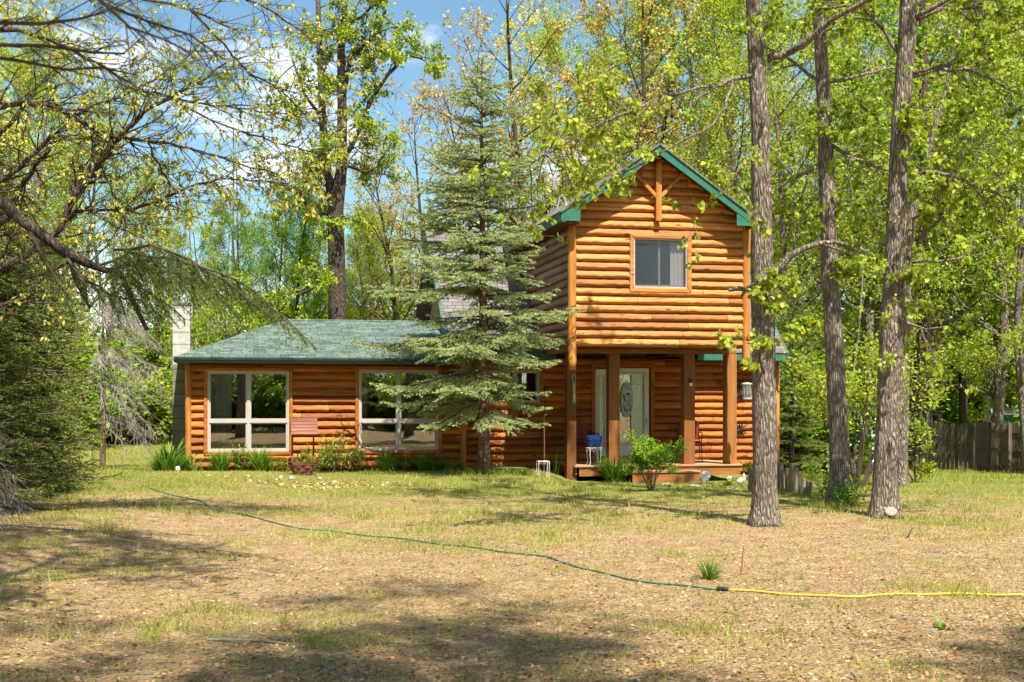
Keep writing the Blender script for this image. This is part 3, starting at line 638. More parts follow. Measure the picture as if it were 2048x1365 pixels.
def branch(mb, twigs, p, d, L, r, lvl, rng, nch=(6, 5), up=.15, wig=.28, droop=0.0, spread=(.6, 1.1), shrink=(.42, .62), first=.3, tn=(7, 5, 4), rmin=.006):
    seg = 6 if lvl > 0 else 4; pts = [Vector(p)]; d = Vector(d).normalized(); dirs = [d.copy()]
    for i in range(seg):
        d = (d + rdir(rng) * wig * .6 + Vector((0, 0, up * .35 - droop * (i / seg)))).normalized(); pts.append(pts[-1] + d * L / seg); dirs.append(d.copy())
    rad = [max(rmin * .6, r * (1 - .75 * i / seg)) for i in range(seg + 1)]
    mb.tube(pts, rad, tn[min(2 - lvl if lvl < 3 else 0, 2)] if lvl >= 0 else 4, rng.random())
    if lvl == 0: twigs.append(pts); return pts
    k = nch[len(nch) - lvl]
    for j in range(k):
        t = first + (1 - first) * (j + rng.random()) / k; x = t * seg; i = min(int(x), seg - 1); q = pts[i].lerp(pts[i + 1], x - i)
        a = dirs[i]; o = a.cross(rdir(rng)).normalized(); ang = rng.uniform(*spread)
        nd_ = a * math.cos(ang) + o * math.sin(ang)
        branch(mb, twigs, q, nd_, L * rng.uniform(*shrink) * (1.1 - .35 * t), max(rmin, rad[i] * .6), lvl - 1, rng, nch, up, wig, droop, spread, shrink, first, tn, rmin)
    twigs.append(pts[-3:]); return pts
def twig_leaves(twigs, per, size, rng, droop=.5, jit=.08, clump=0):
    P, D, N = [], [], []
    for tw in twigs:
        A = np.array([tuple(q) for q in tw]); m = per
        t = rng.rand(m) * (len(A) - 1) * .999
        if clump: t = np.clip(np.repeat(rng.rand(max(1, m // clump)), clump)[:m] * (len(A) - 1) * .999, 0, None); m = len(t)
        i = t.astype(int); f = (t - i)[:, None]
        q = A[i] * (1 - f) + A[i + 1] * f; ax = A[i + 1] - A[i]; ax /= np.linalg.norm(ax, axis=1, keepdims=True) + 1e-9
        P.append(q + rng.randn(m, 3) * jit * (.4 if clump else 1)); d = ax * .5 + rng.randn(m, 3) * .6; d[:, 2] -= droop; D.append(d)
        nn = rng.randn(m, 3) * .55; nn[:, 2] += 1; N.append(nn)
    return np.concatenate(P), np.concatenate(D), np.concatenate(N)
def put_leaves(twigs, per, size, tmpl, mat, parent, seed, droop=.5, jit=.08, clump=0, name='crown', var=.35, width=1.0):
    rng = np.random.RandomState(seed); P, D, N = twig_leaves(twigs, per, size, rng, droop, jit, clump)
    s = size * (1 + var * (rng.rand(len(P)) * 2 - 1)); tone = np.clip(.5 + .33 * rng.randn(len(P)), 0, 1)
    return leaves(name, P, D, N, s, tmpl, mat, parent, tone, width)
def forest_tree(name, seed, H, R, lean, base, barkm, leafm, per, lsize, label, cat='tree', group=None, nlimb=20, nch=(5, 4), droop=.4, clump=0, low=.16, tr=None, up=.2, tmpl=KITE, loc=(0, 0, 0), jit=.16):
    rng = random.Random(seed); e = empty(name, loc, label, cat, group); mb = MB(); tw = []; tr = tr or H * .011
    pts = [Vector((0, 0, -.15))]; n = 10; d = Vector((lean[0], lean[1], 1)).normalized()
    for i in range(n):
        d = (d + Vector((rng.gauss(0, .05), rng.gauss(0, .05), .12))).normalized(); pts.append(pts[-1] + d * H / n)
    rad = [tr * (1.35 if i == 0 else 1) * (1 - .88 * i / n) for i in range(n + 1)]; mb.tube(pts, rad, 10, .5)
    for j in range(nlimb):
        t = low + (1 - low) * (j + rng.random()) / nlimb; x = min(t * n, n - .01); i = int(x); q = pts[i].lerp(pts[i + 1], x - i); az = j * 2.4 + rng.uniform(-.5, .5)
        el = rng.uniform(.05, .5) + t * .7; L = R * (1.15 - .75 * max(0, t - .35)) * rng.uniform(.75, 1.15) * (.6 + .4 * min(1, (t - low) / .2))
        branch(mb, tw, q, (math.cos(az) * math.cos(el), math.sin(az) * math.cos(el), math.sin(el)), L, rad[i] * .42, len(nch), rng, nch, up)
    mb.build('trunk', barkm, e, smooth=True); put_leaves(tw, per, lsize, tmpl, leafm, e, seed, droop, jit, clump)
    return e
def needles(name, segs, per_m, ln, wd, matl, parent, seed, tipfrac=None, angle=.75, base_tone=.35):
    rng = np.random.RandomState(seed); A = np.array([tuple(s[0]) for s in segs]); B = np.array([tuple(s[1]) for s in segs]); L = np.linalg.norm(B - A, axis=1)
    tp = np.array([s[2] for s in segs]); n = np.maximum(1, (L * per_m + rng.rand(len(L))).astype(int)); ix = np.repeat(np.arange(len(L)), n)
    t = rng.rand(len(ix))[:, None]; P = A[ix] * (1 - t) + B[ix] * t; ax = unit(B - A)[ix]; r = rng.randn(len(ix), 3); r -= ax * (r * ax).sum(1, keepdims=True); r = unit(r)
    D = ax * math.cos(angle) + r * math.sin(angle); N = rng.randn(len(ix), 3)
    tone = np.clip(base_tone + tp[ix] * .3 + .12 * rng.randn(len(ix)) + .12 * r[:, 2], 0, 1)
    return leaves(name, P, D, N, ln * (1 + .3 * (rng.rand(len(ix)) * 2 - 1)), BLADE, matl, parent, tone, wd / ln)
def spray(mb, segs, pts, rng, side=.45, gap=.11, droopt=.1, sub=.09, bare=.18, tn=3, hang=0.0, rt=.004):
    """side shoots along a conifer bough"""
    n = len(pts) - 1; Ls = [(pts[i + 1] - pts[i]).length for i in range(n)]; T = sum(Ls); s = bare * T; k = 0
    while s < T:
        a = s; i = 0
        while i < n - 1 and a > Ls[i]: a -= Ls[i]; i += 1
        q = pts[i].lerp(pts[i + 1], min(1, a / Ls[i])); ax = (pts[i + 1] - pts[i]).normalized(); sd = ax.cross(Vector((0, 0, 1))); sd = sd.normalized() if sd.length > .1 else Vector((1, 0, 0))
        l = side * (T - s) ** .75 * (rng.uniform(.65, 1.1) if not hang > .1 else rng.uniform(.25, 1.25)) + .06; sg = 1 if k % 2 else -1; k += 1
        d = (ax * .62 + sd * sg * rng.uniform(.6, .95) * (1 - hang * .6) + Vector((0, 0, rng.uniform(-.25, .18) - droopt - hang * 1.6))).normalized()
        p1 = q + d * l * .55; p2 = p1 + (d + Vector((0, 0, .18 - droopt - hang))).normalized() * l * .45
        mb.tube([q, p1, p2], [rt * 1.6, rt, rt * .6], tn, rng.random(), cap=False)
        f = s / T; segs += [(q, p1, f * .6), (p1, p2, f * .8 + .2)]
        m = int(l / sub)
        for j in range(m):
            u = (j + .6) / (m + .6); b = q.lerp(p1, u / .55) if u < .55 else p1.lerp(p2, (u - .55) / .45); ss = 1 if (j % 2) else -1; c = d.cross(Vector((0, 0, 1))); c = c.normalized() if c.length > .1 else Vector((0, 1, 0))
            l2 = (.05 + .35 * l * (1 - u)) * rng.uniform(.7, 1.2); dd = (d * .7 + c * ss * .75 + Vector((0, 0, rng.uniform(-.25, .2) - hang * .8))).normalized(); segs.append((b, b + dd * l2, f * .5 + .5 * u))
        s += gap * rng.uniform(.7, 1.3)
    for i in range(n):
        if i >= n * bare: segs.append((pts[i], pts[i + 1], i / n))
def conifer(name, seed, base, H, R, z0, label, matn, matb, gap=.3, per_m=70, ln=.028, wd=.008, nb=(5, 7), tr=.12, pw=.8, elev=(-.15, .6), limit=None, cat='tree', group=None, side=.45, sgap=.11, hang=0.0, lean=(0, 0), upturn=.5, sub=.09, btone=.35, gapf=.55):
    rng = random.Random(seed); e = empty(name, base, label, cat, group); mb = MB(); segs = []; bb = MB()
    tp = [Vector((lean[0] * t * H + rng.uniform(-.015, .015), lean[1] * t * H, H * t - .1 * (t == 0))) for t in [k / 12 for k in range(13)]]
    mb.tube(tp, [tr * (1.3 if k == 0 else 1) * (1 - .93 * k / 12) for k in range(13)], 10, .5)
    z = z0
    while z < H * .985:
        f = (z - z0) / (H - z0); k = rng.randint(*nb); az0 = rng.uniform(0, 6.28); Lw = R * (1 - f) ** pw + .08
        for j in range(k):
            az = az0 + 6.283 * j / k + rng.uniform(-.3, .3); L = Lw * rng.uniform(.68, 1.12)
            h = Vector((math.cos(az), math.sin(az), 0))
            if limit: L = limit(az, z, L)
            if L < .1: continue
            el = elev[0] + (elev[1] - elev[0]) * f + rng.uniform(-.12, .12); zz = z + rng.uniform(-.35, .35) * gap; t_ = zz / H; p = Vector((lean[0] * zz, lean[1] * zz, zz)); pts = [p]; m = 7
            for q in range(m):
                c = el - .22 * math.sin(math.pi * q / m) + upturn * (q / m) ** 2 * (1 - f)
                pts.append(pts[-1] + (h * math.cos(c) + Vector((0, 0, math.sin(c)))) * L / m + Vector((-h.y, h.x, 0)) * rng.uniform(-.03, .03) * L)
            bb.tube(pts, [max(.004, .015 * L * (1 - .8 * q / m) + .003) for q in range(m + 1)], 5, rng.random(), cap=False)
            spray(bb, segs, pts, rng, side, sgap, hang=hang, sub=sub)
        z += gap * (1 - gapf * f) * rng.uniform(.8, 1.2)
    segs.append((tp[-2], tp[-1] + Vector((0, 0, .15)), 1))
    mb.build('trunk', matb, e, smooth=True); bb.build('boughs', M_BOUGH, e); needles('crown', segs, per_m, ln, wd, matn, e, seed, base_tone=btone); return e
def clump(name, loc, n, L, w, label, matl=L_GRASS, spread=.35, cat='plant', group=None, seed=0, bend=.8, tonem=.5):
    """arching strap leaves rising from one crown"""
    rng = np.random.RandomState(seed); az = rng.rand(n) * 6.283; el = 1.5 - np.abs(rng.randn(n)) * spread; l = L * (.6 + .5 * rng.rand(n)); K = 6; V = []; F = []; T = []
    for i in range(n):
        h = np.array([math.cos(az[i]), math.sin(az[i]), 0]); s_ = np.array([-h[1], h[0], 0]); p = h * .08 * L * rng.rand() * 3 + np.array([0, 0, -.02]); e_ = el[i]; b = len(V)
        for k in range(K + 1):
            ww = w * (1 - (k / K) ** 2.2) * .5 + .0006; V += [p - s_ * ww, p + s_ * ww]; T += [np.clip(tonem + .18 * rng.randn() + .3 * (k / K - .4), 0, 1)] * 2
            p = p + (h * math.cos(e_) + np.array([0, 0, math.sin(e_)])) * l[i] / K; e_ -= bend * (.25 + .5 * rng.rand()) / K * (k + 1) * .8
        F += [(b + 2 * k, b + 2 * k + 1, b + 2 * k + 3, b + 2 * k + 2) for k in range(K)]
    o = np_mesh(name, V, F, matl, None, T); o.location = loc; return tag(o, label, cat, group)
def shrub(name, loc, H, R, label, leafm, seed, stems=9, per=10, lsize=.05, cat='shrub', group=None, tmpl=KITE, nch=(5,), spreadel=(.7, 1.45), barkm=None, droop=.2, jit=.06, low=.3):
    rng = random.Random(seed); e = empty(name, loc, label, cat, group); mb = MB(); tw = []
    for j in range(stems):
        az = 6.283 * j / stems + rng.uniform(-.4, .4); el = rng.uniform(*spreadel); L = H * rng.uniform(.75, 1.05) if el > 1.0 else R * rng.uniform(.8, 1.1)
        branch(mb, tw, (rng.uniform(-.05, .05), rng.uniform(-.05, .05), -.05), (math.cos(az) * math.cos(el), math.sin(az) * math.cos(el), math.sin(el)), L, .012 * H + .004, len(nch), rng, nch, .25, .25, first=low, shrink=(.35, .55), rmin=.003)
    mb.build('stems', barkm or M_BOUGH, e); put_leaves(tw, per, lsize, tmpl, leafm, e, seed, droop, jit); return e

# ------------------------------------------------------------------ trees on the lawn
def pxpath(pts, Y): return [at(x, y, Y) if len(p_) < 4 else at(x, y, p_[3]) for p_ in pts for x, y in [p_[:2]]]
def lawn_tree(name, base_px, path, label, barkm=M_BARK, limbs=(), crown=None, leafm=L_LIME, seed=1, per=14, lsize=.12, flare=1.55, extra=(), group=None, clumpn=7, leafdroop=.9, deadm=None, bark_wob=.07):
    """path: (px, py, diameter in px) rising from the ground; limbs: ((px,py,dpx,Y)...) polylines; crown: (z range, count, length)"""
    g = ground(*base_px); Yb = g.y; e = empty(name, g, label, 'tree', group); rng = random.Random(seed); mb = MB(); tw = []
    P = [(at(x, y, Yb) - g, d / FPX * Yb / 2) for x, y, d in path]; P[0] = (Vector((P[0][0].x, 0, -.08)), P[0][1])
    pts = []; rad = []
    for (a, ra), (b, rb) in zip(P, P[1:]):
        m = max(2, int((b - a).length / .13))
        for k in range(m): pts.append(a.lerp(b, k / m)); rad.append(ra + (rb - ra) * k / m)
    pts.append(P[-1][0]); rad.append(P[-1][1])
    rad = [r * (1 + (flare - 1) * math.exp(-max(0, p.z) / .15)) for p, r in zip(pts, rad)]
    # trunk goes on above the picture
    d = (P[-1][0] - P[-2][0]).normalized(); top = pts[-1]
    for k in range(1, 11): pts.append(top + d * k * .5 + Vector((rng.uniform(-.05, .05), rng.uniform(-.05, .05), 0))); rad.append(max(.02, rad[-1] * .9))
    ph = [rng.uniform(0, 6.28) for _ in range(4)]; rk = lambda p, t: 1 + (.02 + .20 * math.exp(-max(0, p.z) / .13)) * (math.sin(3 * t + ph[0]) + .7 * math.sin(5 * t + ph[1])) * .6 + .035 * math.sin(9 * t + ph[2] + p.z * 1.3) + .03 * math.sin(13 * t + ph[3] - p.z * 2.1)
    mb.tube(pts, rad, 30, .5, wob=bark_wob, rng=rng, rk=rk)
    for lp in limbs:
        bare = lp[0] == 'bare'; lp = lp[1:] if bare else lp
        q = [at(x, y, Yl) - g for x, y, dpx, Yl in lp]; r = [max(.006, dpx / FPX * lp[0][3] / 2) for x, y, dpx, Yl in lp]
        q2, r2 = [], []
        for i in range(len(q) - 1):
            for k in range(3): q2.append(q[i].lerp(q[i + 1], k / 3) + rdir(rng) * .02 * (k > 0)); r2.append(r[i] + (r[i + 1] - r[i]) * k / 3)
        q2.append(q[-1]); r2.append(r[-1]); mb.tube(q2, r2, 8, .5)
        for i in range(len(q2) - 2 if bare else 2, len(q2)):
            for _ in range(2):
                dd = ((q2[i] - q2[i - 1]).normalized() * .6 + rdir(rng) * .9); branch(mb, tw, q2[i], dd, rng.uniform(.5, 1.1), max(.008, r2[i] * .35), 1, rng, (4,), .1, .35, rmin=.004)
    if crown:
        (z0, z1), n, L, bias = crown
        for j in range(n):
            z = z0 + (z1 - z0) * (j + rng.random()) / n; i = min(range(len(pts)), key=lambda k: abs(pts[k].z - z)); az = j * 2.4 + rng.uniform(-.6, .6); el = rng.uniform(-.2, .75)
            dd = Vector((math.cos(az) + bias[0], math.sin(az) + bias[1], math.sin(el))); branch(mb, tw, pts[i], dd, L * rng.uniform(.6, 1.15), rad[i] * .34, 2, rng, (6, 5), .12, .3, rmin=.004)
    for fn in extra: fn(mb, tw, g, rng)
    mb.build('trunk', barkm, e, smooth=True)
    if tw: put_leaves(tw, per, lsize, LOBE, leafm, e, seed, leafdroop, .05, clumpn)
    return e
def stub(px_pts, r0, Y):
    def f(mb, tw, g, rng): mb.tube([at(x, y, Y) - g for x, y in px_pts], [r0 * (1 - .7 * k / len(px_pts)) for k in range(len(px_pts))], 7, .5)
    return f
def suckers(px, py, n, Y, L=.35):
    def f(mb, tw, g, rng):
        for _ in range(n): branch(mb, tw, at(px + rng.uniform(-14, 14), py + rng.uniform(-20, 20), Y - .1) - g, (rng.uniform(-1, 1), -.6, rng.uniform(-.4, .5)), L, .006, 1, rng, (3,), .1, .3, rmin=.003)
    return f
Y1 = ground(1530, 1050).y
t1 = lawn_tree('oak_tree', (1530, 1050), [(1530, 1050, 50), (1530, 900, 47), (1527, 700, 46), (1524, 560, 44), (1523, 430, 40), (1521, 250, 36), (1512, 110, 32), (1506, -20, 30)],
    'tall straight oak right of the porch with a bare dead branch reaching across its trunk', limbs=[
    ['bare', (1535, 117, 16, Y1), (1570, 108, 15, Y1), (1605, 92, 14, Y1 - .3), (1640, 60, 12, Y1 - .5), (1690, 25, 10, Y1 - .7), (1750, -8, 9, Y1 - 1), (1830, -60, 7, Y1 - 1)],
    ['bare', (1506, 148, 9, Y1), (1465, 160, 9, Y1 - .3), (1430, 172, 8, Y1 - .6), (1385, 205, 6, Y1 - .9), (1370, 245, 5, Y1 - 1), (1320, 272, 4, Y1 - 1.2), (1270, 300, 3, Y1 - 1.3)],
    ['bare', (1465, 160, 7, Y1 - .3), (1452, 215, 6, Y1 - .6), (1425, 250, 5, Y1 - .8), (1350, 290, 4, Y1 - 1), (1250, 345, 3, Y1 - 1.2)],
    [(1430, 172, 6, Y1 - .6), (1330, 190, 5, Y1 - 1.4), (1240, 230, 4, Y1 - 1.8), (1150, 275, 4, Y1 - 2), (1060, 330, 3, Y1 - 2.2)],
    ['bare', (1506, 300, 7, Y1 - .1), (1485, 330, 6, Y1 - .3), (1470, 360, 4, Y1 - .4)]],
    crown=((8.2, 11.5), 22, 2.6, (-.25, -.45)), seed=21, per=14, lsize=.062,
    extra=[stub([(1535, 560), (1560, 535), (1580, 512), (1612, 495), (1640, 487), (1668, 484), (1692, 490)], .055, Y1 - .05), stub([(1640, 487), (1665, 496), (1690, 503)], .025, Y1 - .05),
           stub([(1528, 556), (1510, 573), (1494, 579), (1475, 578), (1457, 581)], .05, Y1 - .17), stub([(1494, 579), (1488, 585), (1483, 594)], .028, Y1 - .17), stub([(1520, 60), (1535, 48), (1540, 30)], .02, Y1),
           stub([(1524, 255), (1528, 235), (1532, 215)], .03, Y1 - .16), suckers(1545, 590, 9, Y1), suckers(1500, 690, 5, Y1), suckers(1572, 665, 6, Y1 + .1, .3), suckers(1515, 50, 4, Y1)])
Y2 = ground(1680, 1005).y
t2 = lawn_tree('oak_tree', (1680, 1005), [(1679, 1005, 40), (1678, 900, 36), (1670, 700, 36), (1660, 560, 33), (1655, 400, 32), (1648, 200, 28), (1640, 60, 25), (1634, -20, 24)],
    'middle oak of the three big trunks, with ragged sprouts at its foot', limbs=[
    [(1640, 330, 8, Y2), (1600, 350, 7, Y2), (1560, 375, 5, Y2), (1540, 380, 4, Y2)], [(1662, 290, 9, Y2), (1700, 315, 8, Y2 - .3), (1740, 330, 6, Y2 - .5), (1790, 345, 4, Y2)],
    [(1645, 430, 7, Y2), (1610, 440, 6, Y2 + .3), (1590, 470, 4, Y2 + .3)], [(1665, 480, 8, Y2), (1720, 505, 6, Y2 + .4), (1770, 490, 4, Y2 + .8)]],
    crown=((6.0, 12), 11, 2.3, (.3, .3)), seed=22, per=16, lsize=.064, extra=[suckers(1668, 260, 8, Y2, .5), suckers(1690, 560, 5, Y2, .4)])
Y3 = ground(1770, 1035).y
t3 = lawn_tree('oak_tree', (1770, 1035), [(1769, 1035, 50), (1770, 960, 48), (1777, 800, 44), (1784, 640, 44), (1792, 480, 40), (1797, 340, 38), (1805, 200, 36), (1815, 60, 34), (1818, -20, 33)],
    'oak with a pale sawn scar at its foot, rightmost of the three big trunks', limbs=[
    [(1812, 350, 9, Y3), (1860, 343, 8, Y3 - .3), (1905, 350, 7, Y3 - .5), (1960, 375, 6, Y3 - .7), (2030, 400, 4, Y3 - .8)], [(1822, 150, 9, Y3), (1870, 135, 8, Y3 - .3), (1950, 145, 6, Y3 - .5), (2048, 190, 4, Y3 - .6)],
    [(1815, 520, 10, Y3 + .1), (1840, 480, 8, Y3 + .1), (1880, 440, 6, Y3), (1890, 400, 4, Y3)], [(1795, 646, 7, Y3 - .1), (1820, 648, 5, Y3 - .2), (1850, 658, 3, Y3 - .2)],
    [(1828, 40, 10, Y3), (1880, 18, 8, Y3), (1960, 14, 7, Y3), (2048, 30, 5, Y3)]],
    crown=((5.6, 9.5), 10, 2.0, (.5, .3)), seed=23, per=16, lsize=.062, extra=[suckers(1790, 260, 7, Y3, .4), suckers(1775, 545, 5, Y3)])
sc = MB(); g3 = t3.location
sc.lathe([(.001, .03), (.05, .028), (.085, .02), (.10, .004), (.11, -.03)], (0, 0, 0), 14)
o = sc.build('sawn_scar', plain('cut_wood', (.30, .255, .21), .9, .3, 40), t3, smooth=True); o.location = (.015, -.235, .10); o.rotation_euler = (math.radians(66), 0, 0); o.scale = (.82, .62, .3)
lawn_tree('oak_tree', (1797, 972), [(1797, 972, 33), (1803, 800, 30), (1808, 650, 26), (1812, 540, 22), (1822, 440, 18), (1850, 330, 12), (1880, 220, 8)],
    'thinner trunk standing close behind the scarred oak', crown=((4, 8), 9, 1.8, (.3, .2)), seed=24, per=12, lsize=.13)
Y4 = 33
def back_trunk(path, Y, label, seed, crown, leafm=L_MID, bm=M_BARKD):
    return lawn_tree('oak_tree', path[0][:2], path, label, bm, crown=crown, leafm=leafm, seed=seed, per=16, lsize=.12, flare=1.2)
back_trunk([(1832, 940, 31), (1837, 850, 29), (1846, 720, 30), (1852, 600, 26), (1858, 450, 22), (1850, 250, 18), (1846, 60, 14)], 33, 'dark wide trunk standing at the gappy left end of the wooden fence', 25, ((4, 12), 14, 2.6, (0, 0)))
back_trunk([(1884, 925, 22), (1872, 800, 20), (1862, 720, 18), (1856, 600, 15), (1850, 480, 11)], 37, 'dark slanting trunk behind the fence beside the widest dark trunk', 26, ((3.5, 8), 8, 2.0, (0, 0)))
back_trunk([(1928, 925, 17), (1926, 800, 15), (1924, 690, 13), (1921, 560, 11), (1915, 400, 8)], 40, 'slim upright trunk rising behind the middle of the fence', 27, ((4, 9), 10, 2.2, (0, 0)))
tb = back_trunk([(1966, 920, 24), (1972, 800, 21), (1984, 720, 19), (1996, 640, 16), (2004, 520, 12), (2012, 380, 9)], 40, 'forked trunk leaning right behind the fence by the green roofed shelter', 28, ((3.5, 9), 11, 2.2, (0, 0)))
YL = 39.0
def tl_extra(mb, tw, g, rng):
    for lp in ([(668, 415, 22), (652, 330, 18), (645, 230, 15), (640, 120, 12), (636, 0, 10)], [(680, 330, 12), (704, 292, 10), (722, 250, 9), (742, 200, 9), (775, 150, 8), (815, 112, 6), (845, 118, 3)],
               [(684, 210, 11), (700, 120, 9), (730, 90, 8), (757, 62, 7), (772, 20, 5)], [(682, 100, 10), (690, 50, 9), (725, 34, 7), (745, 10, 5)], [(660, 430, 9), (630, 425, 8), (600, 390, 7), (565, 372, 5)],
               [(690, 560, 6), (640, 570, 5), (600, 590, 4)], [(646, 240, 8), (610, 190, 6), (585, 120, 4)], [(688, 330, 7), (730, 345, 5), (765, 330, 3)]):
        q = [at(x, y, YL) - g for x, y, d in lp]; mb.tube(q, [max(.012, d / FPX * YL / 2) for x, y, d in lp], 8, .5)
        for i in range(1, len(q)):
            for k in range(3): branch(mb, tw, q[i - 1].lerp(q[i], (k + rng.random()) / 3), (q[i] - q[i - 1]).normalized() * .4 + rdir(rng), rng.uniform(.7, 1.5), .022, 1, rng, (5,), .1, .35, rmin=.008)
gl = Vector((at(675, 800, YL).x, YL, 0))
tl = empty('oak_tree', (gl.x, YL, float(gz(gl.x, YL))), 'big dark oak behind the green roof, forking into several upright stems', 'tree'); mb = MB(); tw = []; rng = random.Random(31); g = tl.location
mb.tube([at(x, y, YL) - g for x, y in ((674, 900), (674, 700), (675, 600), (673, 500), (671, 420), (684, 330), (684, 210), (682, 100), (690, 0), (694, -120))], [d / FPX * YL / 2 for d in (42, 38, 36, 34, 32, 22, 19, 16, 12, 6)], 14, .5, wob=.06, rng=rng)
tl_extra(mb, tw, g, rng); mb.build('trunk', M_BARKD, tl, smooth=True); put_leaves(tw, 34, .115, KITE, L_LIME, tl, 32, .4, .16, 4)

# --- the leaning spruce with its long hanging bough, and the oak limbs over the left of the picture
YB = 13.0
g = onground(at(-260, 900, YB).x, YB)
sp = empty('leaning_spruce', g, 'old spruce leaning in from the left with a hanging dark bough over the lawn', 'tree'); mb = MB(); segs = []; rng = random.Random(41); bb = MB()
main = [(-260, 960, 60), (-230, 650, 52), (-160, 430, 42), (-60, 385, 30), (10, 408, 24), (45, 443, 23), (85, 470, 23), (130, 505, 22), (172, 526, 18), (215, 543, 12), (260, 528, 10), (300, 520, 8), (330, 516, 5)]
pts = [at(x, y, YB) - g for x, y, d in main]; mb.tube(pts, [d / FPX * YB / 2 for x, y, d in main], 14, .5, wob=.12, rng=rng)
for lp in ([(140, 520, 13), (152, 560, 11), (168, 592, 9), (180, 618, 5)], [(235, 540, 12), (255, 580, 11), (275, 622, 10), (294, 660, 9)], [(150, 520, 6), (90, 548, 6), (45, 560, 4), (10, 575, 3)], [(30, 420, 10), (10, 440, 12), (-10, 455, 14)]):
    mb.tube([at(x, y, YB) - g for x, y, d in lp], [d / FPX * YB / 2 for x, y, d in lp], 8, .5)
for lp, hang, sd, mk in ([[(200, 530, 0), (260, 505, -.2), (330, 515, -.4), (400, 535, -.6), (460, 555, -.8), (520, 590, -1), (575, 640, -1.2), (625, 690, -1.4)], .75, .62, 0], [[(215, 545, 0), (280, 530, .3), (350, 545, .5), (420, 570, .6), (470, 610, .6)], .8, .6, 0],
                   [[(230, 500, 0), (300, 490, -.5), (380, 520, -.8), (450, 560, -1), (500, 605, -1.1), (545, 640, -1.2)], .7, .6, 0],
                   [[(130, 510, 0), (170, 560, -.3), (220, 590, -.4), (280, 600, -.4), (330, 640, -.3)], .7, .5, 0], [[(60, 460, 0), (90, 520, -.4), (130, 580, -.6), (150, 640, -.7)], .7, .6, 0],
                   [[(180, 525, 0), (250, 560, .4), (320, 600, .5), (370, 640, .4)], .8, .55, 0]):
    q = [at(x, y, YB + dy) - g for x, y, dy in lp]; q2 = [];
    for a, b in zip(q, q[1:]): q2 += [a, a.lerp(b, .5) + rdir(rng) * .02]
    q2.append(q[-1]); bb.tube(q2, [.016 * (1 - .75 * k / len(q2)) for k in range(len(q2))], 5, .5, cap=False)
    for hh in (hang * .8, hang * .35): spray(bb, segs, q2, rng, sd * rng.uniform(.55, .8), .115, hang=hh * rng.uniform(.8, 1.1), bare=.06, sub=.045, rt=.0022)
mb.build('trunk', M_BARKD, sp, smooth=True); bb.build('boughs', M_BOUGH, sp); needles('crown', segs, 150, .022, .0085, N_DARK, sp, 42, base_tone=.33)

YO = 15.5
g = onground(at(-330, 900, YO).x, YO)
ok = empty('oak_tree', g, 'oak at the left edge, its bare limbs with pale yellow leaf tufts crossing the sky', 'tree'); mb = MB(); tw = []; rng = random.Random(43)
mb.tube([at(x, y, YO) - g for x, y in ((-330, 1000), (-320, 700), (-300, 400), (-280, 100), (-270, -200))], [.24, .2, .18, .15, .1], 14, .5, wob=.08, rng=rng)
OL = [[(-310, 620, 30), (-100, 560, 24), (40, 520, 18), (110, 470, 15), (140, 410, 14), (165, 370, 13), (200, 325, 11), (240, 275, 10), (285, 225, 8), (340, 195, 7), (400, 165, 5), (455, 125, 3)],
      [(-300, 380, 26), (-140, 300, 20), (0, 215, 12), (52, 205, 10), (100, 212, 9), (150, 232, 9), (205, 268, 8), (260, 280, 7), (340, 287, 6), (400, 305, 5), (470, 325, 4), (560, 350, 3)],
      [(52, 207, 7), (70, 180, 8), (20, 250, 9), (-60, 320, 10)], [(130, 440, 8), (150, 425, 7), (210, 420, 6), (270, 418, 6), (320, 400, 5), (375, 375, 5), (440, 357, 4), (500, 362, 3), (575, 368, 3)],
      [(250, 175, 5), (310, 185, 5), (380, 205, 4), (450, 212, 4), (520, 225, 3), (590, 232, 2)], [(150, 232, 7), (180, 215, 6), (250, 190, 5), (310, 160, 4), (380, 110, 3)], [(-280, 100, 22), (-100, 60, 16), (40, 60, 9), (120, 90, 7), (190, 125, 6), (260, 165, 5)],
      [(100, 300, 7), (80, 320, 9), (50, 360, 10), (30, 400, 10)], [(-280, 60, 18), (-60, -40, 12), (100, -30, 8), (250, -10, 6), (380, 20, 5), (470, 60, 3)], [(205, 335, 5), (225, 390, 4), (245, 430, 3), (252, 455, 2)],
      [(295, 285, 4), (310, 320, 4), (330, 350, 3), (350, 385, 2)], [(-290, 500, 22), (-120, 440, 16), (20, 350, 9), (75, 300, 8), (110, 270, 7), (125, 255, 5)], [(-300, 700, 16), (-80, 640, 10), (40, 600, 6), (90, 590, 4)],
      [(380, 20, 5), (450, 90, 4), (500, 150, 4), (560, 180, 3), (620, 240, 2)], [(340, 195, 5), (420, 240, 4), (500, 270, 4), (570, 290, 3), (640, 310, 2)], [(250, -10, 6), (400, -30, 5), (520, 10, 4), (600, 60, 3), (660, 120, 2)]]
for lp in OL:
    q = [at(x, y, YO + (k * .12 if lp[0][0] > -200 else 0)) - g for k, (x, y, d) in enumerate(lp)]; r = [max(.005, d / FPX * YO / 2) for x, y, d in lp]; q2, r2 = [], []
    for i in range(len(q) - 1):
        for k in range(3): q2.append(q[i].lerp(q[i + 1], k / 3) + rdir(rng) * .018 * (k > 0)); r2.append(r[i] + (r[i + 1] - r[i]) * k / 3)
    q2.append(q[-1]); r2.append(r[-1]); mb.tube(q2, r2, 7, .5)
    for i in range(3, len(q2)):
        k_ = 2 if q2[i].x + g.x > at(-60, 0, YO).x else 0
        for _ in range(k_): branch(mb, tw, q2[i], (q2[i] - q2[i - 1]).normalized() * .9 + rdir(rng) * .7, rng.uniform(.45, 1.0), max(.006, r2[i] * .4), 1, rng, (4,), .1, .4, rmin=.0035)
